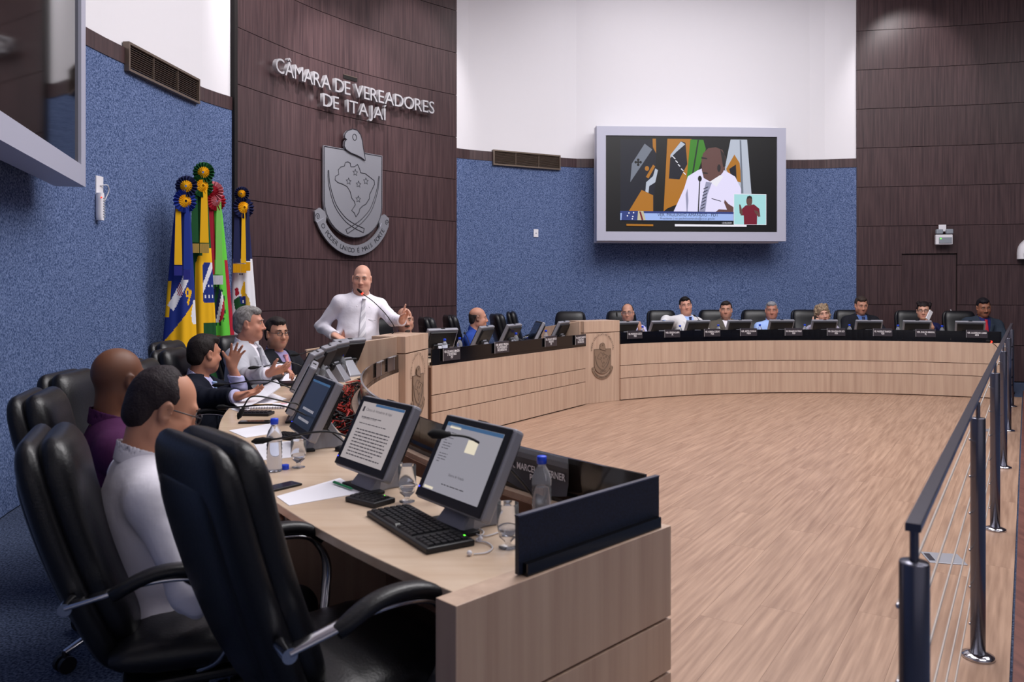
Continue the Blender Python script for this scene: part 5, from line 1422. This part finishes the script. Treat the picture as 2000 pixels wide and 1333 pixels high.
        def keep(P):
            q_ = tz(P); x_, y_, z_ = np.abs(q_[:, 0]), q_[:, 1], q_[:, 2]; j = .004*np.sin(q_[:, 0]*130)+.003*np.sin(q_[:, 0]*310+1)
            back_ = np.maximum(y_+.030, -.088-z_); side_ = np.maximum(y_-.036, -.022-z_)
            if st in ('short', 'full', 'bun'): d_ = np.minimum(np.minimum(back_, side_), (.072-z_+.12*(y_-.08)-.10*(.05-x_)*0+.35*np.maximum(x_-.035, 0)+j))
            elif st == 'recede': d_ = np.minimum(np.minimum(back_, np.maximum(side_, y_-.03+.5*(z_-.05)*(z_ > .05))), np.maximum(y_-.004+j, -.02-z_))
            else: d_ = np.maximum(np.minimum(back_, side_), z_-.052+.15*y_+j)
            return d_
        if st in ('short', 'full', 'recede', 'fringe'):
            if st in ('short', 'full'): ho.append(('u', ell(G(.012, .040, .088), (.055, .045, .026+g), HR), .03))
            ho.append(('d', lambda P: (lambda t_: ((g+.004)*(1-t_*t_*(3-2*t_)))*np.where(t_ < .001, 3, 1))(np.clip(-keep(P)/.036, 0, 1)).astype(f32), 0))
            ho.append(('i', lambda P: keep(P)*.7, 0))
        elif st == 'curly':
            rnd = random.Random(5)
            for k in range(150):
                a = rnd.uniform(0, 6.28); zz = rnd.uniform(-.10, .125); rr = math.sqrt(max(.1, 1-(zz/.16)**2)); p = G(.100*rr*math.cos(a), -.025+.110*rr*math.sin(a), zz)
                if (.108*rr*math.sin(a)-.025) > .035 and zz < .07: continue
                ho.append(('u', ell(p, (rnd.uniform(.013, .021),)*3), .006))
            ho.append(('s', ell(G(.0, .11, -.03), (.066, .075, .10), HR), .015))
        elif st == 'bun':
            for k in range(26):
                rnd = random.Random(k); a = rnd.uniform(0, 6.28); p = G(.075*math.cos(a), -.02+.085*math.sin(a), rnd.uniform(.03, .115))
                if .085*math.sin(a) > .055: continue
                ho.append(('u', ell(p, (rnd.uniform(.018, .028),)*3), .012))
            ho.append(('i', lambda P: keep(P)*.7, 0))
        for sd in (1, -1):
            if st not in ('curly',): ho.append(('s', ell(G(sd*.088, .004, -.008), (.022, .026, .034), HR), .01))
        ho.append(('d', nz, 0))
        hv, hq = surface(ho, np.minimum.reduce([G(a, b, c) for a in (-.17, .17) for b in (-.19, .17) for c in (-.18, .2)]), np.maximum.reduce([G(a, b, c) for a in (-.17, .17) for b in (-.19, .17) for c in (-.18, .2)]), max(.0045, h*.75))
        np_mesh('hair', hv, hq, hm.name, root)
    if beard:
        st, bc = beard; bm = mat('hair_'+bc, bc, .7, bump=.8, bscale=110)
        bo = [('u', cone(G(-.024, .093, mz+.016), G(0, .103, mz+.019), .006, .008), .006), ('u', cone(G(.024, .093, mz+.016), G(0, .103, mz+.019), .006, .008), .006)]
        if st == 'goatee':
            bo += [('u', ell(G(0, .080, mz-.030), (.031, .021, .028), HR), .012)]
        bv, bq = surface(bo, np.minimum.reduce([G(a, .0, c) for a in (-.08, .08) for c in (-.16, .0)]+[G(a, .15, c) for a in (-.08, .08) for c in (-.16, .0)])-.02, np.maximum.reduce([G(a, b, c) for a in (-.08, .08) for b in (0, .15) for c in (-.16, .0)])+.02, .004)
        np_mesh('beard' if st == 'goatee' else 'mustache', bv, bq, bm.name, root)
    if glasses:
        mb = MB(); r_ = .0021
        for sd in (1, -1):
            mb.tube([G(sd*(.033+.021*sup(2*math.pi*k/20, 3)[0]), .105, .006+.016*sup(2*math.pi*k/20, 3)[1]) for k in range(21)], r_, 6)
            mb.tube([G(sd*.054, .103, .012), G(sd*.078, .07, .012), G(sd*.085, -.005, .010), G(sd*.084, -.02, -.004)], r_, 6)
        mb.tube([G(-.012, .105, .010), G(0, .107, .013), G(.012, .105, .010)], r_, 6)
        o = mb.build('glasses', glasses, root)
    # --- clothes
    kind, c1, c2, tiec = outfit; hg_ = max(h, .006)
    T3 = lambda P: (P-T(0, 0, 0))@TR
    def top(g, nm, cm, endf, vcut, hem=-.10, lap=False):
        o = torso_ops(g)+arm_ops(g, endf, g+.004)
        o.append(('s', cone(N-up*.05+fw*.0, G(0, -.02, -.03), nk+.004+(g-.012)*.9, nk+.006), .008))
        o.append(('i', lambda P: T3(P)[:, 2]-.545, 0)); o.append(('i', lambda P: (hem-T3(P)[:, 2]), 0))
        if vcut:
            zb, zt_, wt_ = vcut
            def vv(P):
                q_ = T3(P); w0 = np.clip((q_[:, 2]-zb)/(zt_-zb), 0, 1.3)*wt_; return np.maximum((np.abs(q_[:, 0])-w0)*.9, np.maximum(.03-q_[:, 1], (zb-q_[:, 2])))
            if lap: o.append(('d', lambda P: (lambda q_: -.007*((np.abs(q_[:, 0]) < np.clip((q_[:, 2]-zb)/(zt_-zb), 0, 1.3)*wt_+.015+.042*np.clip((q_[:, 2]-zb)/(.8*(zt_-zb)), 0, 1)) & (q_[:, 1] > .03) & (q_[:, 2] > zb) & (q_[:, 2] < .43)))(T3(P)).astype(f32), 0))
            o.append(('s', vv, .004))
        for sd in (1, -1):
            sh, el, wv = AR[sd][:3]; ce_ = el+(wv-el)*endf; ad = nrm(wv-el)
            o.append(('s', lambda P, ce_=ce_, ad=ad: np.maximum(-((P-ce_)@ad), np.sqrt(((P-ce_)**2).sum(1))-.10), .004))
        # soft folds at elbows and waist
        def folds(P):
            q_ = T3(P); return (.0035*np.sin(q_[:, 2]*70+q_[:, 0]*22+3*np.sin(q_[:, 0]*14))*np.exp(-((q_[:, 2]-.08)/.13)**2)).astype(f32)
        o.append(('d', folds, 0))
        for sd in (1, -1):
            sh, el, wv = AR[sd][:3]; ax_ = nrm(wv-sh)
            def ef(P, el=el, ax_=ax_): r2 = ((P-el)**2).sum(1); return (.0045*np.sin((P@ax_)*95+2.2*np.sin(P[:, 0]*31+P[:, 2]*17)+(P[:, 2])*40)*np.exp(-r2/.03)).astype(f32)
            o.append(('d', ef, 0))
        sv, sq = surface(o, lo-.03, hi+.03, hg_); np_mesh(nm, sv, sq, cm, root); return o
    if kind == 'suit':
        inner = top(.012, 'shirt', c2, 1.0, None, .0); top(.026, 'jacket', c1, .93, (.16, .50, .072), -.12, True)
    else:
        inner = top(.013, 'shirt', c1, sleeve, (.40, .50, .03) if kind == 'open' else None, -.03)
    cc = c2 if kind == 'suit' else c1
    co = [('u', cone(N-up*.025, N+up*.03+(G(0, -.02, -.03)-N)*.22, nk+.021, nk+.013), 0), ('s', cone(N-up*.06, N+up*.1+(G(0, -.02, -.03)-N)*.4, nk+.012, nk+.006), 0),
          ('i', lambda P: np.abs(T3(P)[:, 2]-.502-T3(P)[:, 1]*-.36)-.032, 0)]
    if kind == 'open': co.append(('s', lambda P: (lambda q_: np.maximum(np.abs(q_[:, 0])-.022, -q_[:, 1]))(T3(P)), 0))
    co.append(('s', lambda P: (lambda q_: np.maximum(np.abs(q_[:, 0])-.010-.30*np.clip(q_[:, 2]-.45, 0, 1), -q_[:, 1]))(T3(P)), 0))
    for sd in (1, -1): co.append(('u', cone(T(sd*.020, .062+.02*fat, .475), T(sd*.058, .094+.035*fat, .415), .014, .008, (fw, .6)), .004))
    cv_, cq_ = surface(co, T(0, 0, .5)-.16, T(0, 0, .5)+.16, .0045); np_mesh('collar', cv_, cq_, cc, root)
    if tiec:
        so = inner+[('u', co[0][1], 0)]; zs = np.linspace(.492, .06, 14); rows = []
        for z_ in zs:
            ys = np.linspace(.32, .02, 121).astype(f32); Pp = np.array([T(0, y_, z_) for y_ in ys]); d_ = evaluate(so, Pp); i_ = np.argmax(d_ < 0); rows.append(ys[i_] if (d_ < 0).any() else .12)
        rings = []
        for i, (z_, y_) in enumerate(zip(zs, rows)):
            u = i/13; hw = (.020, .017)[i] if i < 2 else .015+.026*u; dp = .016 if i == 0 else (.010 if i == 1 else .004); y_ = y_+.007+(.02*fat+.012 if i == 0 else 0)
            rings.append([T(hw*x_, y_+dp*yy_, z_) for x_, yy_ in (sup(2*math.pi*k/12, 2.6) for k in range(12))])
        MB().loft(rings).build('tie', tiec, root)
    to = [('u', ell(T(0, -.005, -.005), (.185*w_+.003, .14+.02*fat, .12), TR), .06)]+leg_ops(.013)+[('i', lambda P: .085-P[:, 2], 0)]
    tv_, tq_ = surface(to, lo-.03, np.maximum(hi*0+V3(.3, .62, hz+.2), V3(.3, .3, .3)), max(h, .009)); np_mesh('trousers', tv_, tq_, 'trousers_dark', root)
    for sd in (1, -1):
        an, to_ = (V3(sd*.10, -.02, .045), V3(sd*.12, .15, .03)) if stand else (V3(sd*.13, .36, .045), V3(sd*.145, .55, .03))
        rr = [];
        for k in range(8):
            u = k/7; c = an+(to_-an)*u-V3(0, .06*(1-u), 0); c[2] = 0
            hw = (.03, .042, .044, .042, .045, .05, .047, .026)[k]; hh = (.05, .055, .055, .05, .042, .034, .03, .018)[k]
            rr.append([c+V3(hw*math.cos(t_), 0, max(0, hh*(1+math.sin(t_))-.0)) for t_ in [2*math.pi*j/14 for j in range(14)]])
        MB().loft(rr).build('shoe', 'shoe_leather', root)
    if extra: extra(root, T, G, AR)
    return root
cloth('sh_white', 'e6e2ec'); cloth('sh_purple', '4a2348'); cloth('sh_blue', '2c4694'); cloth('sh_sky', '9db8ee'); cloth('sh_lilac', 'c0bfe6'); cloth('sh_print', 'd9d6e4', '7a6e8c'); cloth('sh_navy', '1d2147')
cloth('su_navy', '171a26'); cloth('su_light', 'adadb6'); cloth('su_cream', 'd6d4d8'); cloth('su_grey', '55504a'); cloth('su_dark', '1e1f26'); cloth('su_slate', '2c3440'); cloth('su_black', '17171b'); cloth('sh_mauve', '8d84aa'); cloth('sh_dkblue', '24285e'); cloth('sh_royal', '51689e')
def stripes(nm, a, b, sc):
    m = mat(nm, a, .6); nt = m.node_tree; N_ = nt.nodes; tc = N_.new('ShaderNodeTexCoord'); wv = N_.new('ShaderNodeTexWave'); rp = N_.new('ShaderNodeValToRGB')
    wv.bands_direction = 'DIAGONAL'; wv.inputs['Scale'].default_value = sc; rp.color_ramp.interpolation = 'CONSTANT'; rp.color_ramp.elements[1].position = .5
    rp.color_ramp.elements[0].color = lin(a); rp.color_ramp.elements[1].color = lin(b)
    nt.links.new(tc.outputs['Object'], wv.inputs['Vector']); nt.links.new(wv.outputs['Fac'], rp.inputs['Fac']); nt.links.new(rp.outputs['Color'], N_['Principled BSDF'].inputs['Base Color'])
stripes('tie_silver', 'c4c2cc', 'e4e2ea', 9); stripes('tie_pink', 'c8808f', 'd79aa6', 14); stripes('tie_sky', '8fb0dc', 'b0c8ea', 14); mat('tie_navy', '20264a', .6); mat('tie_grey', '8a8a94', .6); mat('tie_red', 'b01c30', .6); mat('tie_green', '2e5a4c', .6)
mat('scarf_yellow', 'e0a83a', .85, bump=.4, bscale=30)
# 1 white shirt, glasses, reading
person('man in a white shirt and glasses reading in the second chair from the camera', 318, 800, 2.62, 33, (3, 24, 0), skin='c98f74', outfit=('shirt', 'sh_white', None, None), hair=('recede', '2a2226', .005), bald=.3, h=.006, glasses='glasses_frame', lean=2, fat=.4, brow='3a2a28',
       arms={'R': dict(w=(.17, .27, .665), d=(-.4, 1, -.05), pole=(.8, -.5, -.75)), 'L': dict(w=(-.16, .32, .66))})
# 2 purple shirt
person('bald man in a purple shirt seen from behind', 233, 744, 3.33, 30, (32, 6, 0), skin='6d4430', outfit=('shirt', 'sh_purple', None, None), h=.0065, fat=.6, bald=.35, lean=0, hair=None, brow='201814')
# 3 dark suit with raised hand
person('man in a dark suit raising his open palm over the papers', 400, 692, 5.62, 8, (42, 6, 0), skin='b98068', outfit=('suit', 'su_navy', 'sh_lilac', 'tie_sky'), hair=('short', '211a1a', .009), h=.0065, lean=8,
       arms={'L': dict(px=(452, 716, 5.62), d=(.35, -.12, .9), n=(.55, -.82, .1), wd=True, curl=.1, spread=.22, thumb=.0, pole=(-.6, -.2, -.8)), 'R': dict(px=(464, 775, 5.02), d=(.95, .1, .22), n=(-.1, -.3, .95), wd=True, curl=.18, spread=.18, pole=(.5, -.7, -.6))})
# 4 light grey suit
person('grey haired man in a light grey suit speaking in profile', 487, 633, 6.32, 2, (6, 3, 0), skin='c48a74', outfit=('suit', 'su_light', 'sh_white', 'tie_grey'), hair=('short', '6d6866', .009, '94908e'), h=.0065, lean=4, brow='6a605c',
       arms={'R': dict(px=(524, 730, 5.72), d=(.9, .05, .25), n=(-.2, .5, .8), wd=True, curl=.25, spread=.12, pole=(.5, -.6, -.7)), 'L': dict(px=(547, 721, 6.15), d=(.8, -.3, -.15), n=(-.1, -.3, -.9), wd=True, curl=.55, pole=(-.7, -.5, -.4))})
# 5 glasses, pink tie
person('man with glasses in a dark suit and pink tie', 541, 652, 6.9, -22, (-22, 2, 0), skin='bd8a72', outfit=('suit', 'su_dark', 'sh_mauve', 'tie_pink'), hair=('short', '2c2626', .013), h=.0065, glasses='glasses_frame', stubble=.25)
# 6 the standing speaker
def pocket(root, T, G, AR):
    MB().tube([T(-.125, .148, .30), T(-.055, .162, .305)], .0018, 5).build('pocket_edge', 'tie_grey', root)
    MB().ribbon([T(-.17, .07, -.012), T(-.1, .145, -.012), T(0, .165, -.012), T(.1, .145, -.012), T(.17, .07, -.012)], .016, .003, (0, 0, 1)).build('belt', 'belt', root)
person('standing bald man in a white shirt and striped tie gesturing at the rostrum', 707, 545, 7.9, -66, (-20, 8, -3), skin='cf9c88', outfit=('shirt', 'sh_white', None, 'tie_silver'), hair=('fringe', 'a09894', .004), h=.0055, fat=1.0, stand=True, hz=None, lean=7, side=-5, brow='8a7c76',
       arms={'R': dict(px=(652, 655, 7.72), d=(.85, -.3, -.35), n=(0, .2, -1), wd=True, curl=.3, thumb=.9, pole=(.5, -.6, -.6)), 'L': dict(px=(785, 628, 7.55), d=(.38, -.1, .9), n=(.75, -.55, .1), wd=True, curl=.9, fing=[.0, 1.0, 1.15, 1.2], thumb=.7, pole=(-.4, -.3, -.9))}, extra=pocket)
# 7 bearded man behind the hand
person('bald bearded man in a black suit half hidden by the raised hand', 791, 626, 8.75, -58, (-12, 6, 6), skin='c0907c', outfit=('suit', 'su_black', 'sh_lilac', 'tie_navy'), hair=('fringe', '3a3434', .004), beard=('goatee', '4e4541'), fat=.5, h=.0075, bald=.4)
# 8 blue shirt
person('man in a blue shirt turned to the right at the centre bench', 934, 622, 10.1, -8, (14, 2, 0), skin='b98570', outfit=('shirt', 'sh_blue', None, None), hair=('fringe', '2c2626', .003), bald=.55, fat=.5, h=.0075, lean=14)
def R_(lb, px, py, Rr, *a, **k):
    p = ray_R(px, Rr)[1]; k.setdefault('S', 1.07); k.setdefault('h', .0078)
    return person(lb, px, py, p.y, *a, **k)
R_('man with glasses and a pale shirt lifting his hand, next to the far pillar', 1226, 612, 6.12, -78, (-26, 2, 4), skin='b98a76', outfit=('open', 'sh_lilac', None, None), hair=('recede', '2b2424', .006), glasses='glasses_wire', stubble=.3,
   arms={'L': dict(px=(1250, 647, 10.9), d=(-.25, -.2, .9), n=(-.6, .5, .2), wd=True, curl=.7, pole=(-.7, .2, -.9))})
R_('black haired man in a white blazer leaning back, arm spread on a chair', 1339, 598, 6.25, -72, (-22, 0, 6), skin='c48f7c', outfit=('suit', 'su_cream', 'sh_sky', 'tie_navy'), hair=('short', '171314', .011), fat=.6, lean=-6, side=-4,
   arms={'R': dict(px=(1283, 634, 11.35), d=(-.8, -.2, -.3), n=(0, 0, -1), wd=True, pole=(.2, -.6, .4))})
R_('smiling man in a grey-brown suit', 1418, 606, 6.2, -85, (-22, 2, 0), skin='b98874', outfit=('suit', 'su_grey', 'sh_white', 'tie_green'), hair=('short', '2a2120', .008), mouth=1, stubble=.2)
R_('grey haired man in a light blue shirt', 1507, 607, 6.2, -82, (-24, 4, 0), skin='b07a68', outfit=('open', 'sh_sky', None, None), hair=('short', '77767c', .008, '98989e'), fat=.5, brow='4a4442')
R_('curly blond haired woman in a printed blouse resting her chin', 1607, 613, 6.12, -90, (-6, 8, 10), skin='cf9f8a', outfit=('open', 'sh_print', None, None), hair=('curly', '6f5b4a', .012, 'a8937a'), female=True, lean=6,
   arms={'R': dict(px=(1594, 632, 11.35), d=(.5, -.2, .7), n=(.2, .8, .1), wd=True, curl=1.0, pole=(.7, -.2, -.9))})
R_('dark haired man in a dark suit looking down', 1682, 597, 6.25, -90, (-4, 14, 0), skin='b98570', outfit=('suit', 'su_dark', 'sh_royal', 'tie_navy'), hair=('short', '3a302c', .010), stubble=.15)
def phone_(root, T, G, AR):
    R3 = Matrix(np.stack([AR[-1][3]/np.linalg.norm(AR[-1][3]), np.cross(AR[-1][3]/np.linalg.norm(AR[-1][3]), (0, 1, 0)), (0, 1, 0)], 1).tolist())
def scarf(root, T, G, AR):
    for sd in (1, -1):
        q = catmull([T(sd*.02, -.07, .50), T(sd*.085, -.02, .50), T(sd*.085, .06, .46), T(sd*.06, .13, .38), T(sd*.05, .155, .26)], 4)
        MB().ribbon(q, .03, .012, (sd, .3, 0), 0, 10).build('scarf', 'scarf_yellow', root)
R_('dark haired woman in navy with a yellow scarf talking on a phone', 1804, 608, 6.15, -92, (-28, 2, 0), skin='cc9a84', outfit=('shirt', 'sh_navy', None, None), hair=('bun', '1d1618', .012), female=True, glasses='glasses_frame', extra=scarf,
   arms={'L': dict(px=(1818, 640, 11.3), d=(-.25, .1, .95), n=(-.8, .2, .1), wd=True, curl=.8, pole=(-.6, -.2, -.9), thumb=.6)})
ph = thing('mobile_phone', 'white phone held to the ear of the woman with a yellow scarf', 'phone', Pd(1815, 616, 11.47), .35)
MB().box((0, 0, 0), (.07, .012, .145), Matrix.Rotation(.55, 3, 'Y')).build('body', 'white_plastic', ph, bevel=.004); MB().box((0, .0065, 0), (.06, .002, .12), Matrix.Rotation(.55, 3, 'Y')).build('display', 'phone', ph)
R_('man with a mustache in a slate suit and red tie at the far end', 1921, 601, 6.15, -95, (-6, 14, 4), skin='8e5f4a', outfit=('suit', 'su_slate', 'sh_dkblue', 'tie_red'), hair=('short', '17141a', .008), beard=('mustache', '1c1818'), side=-4, arms={'L': dict(w=(-.06, .33, .70)), 'R': dict(w=(.1, .36, .70))})
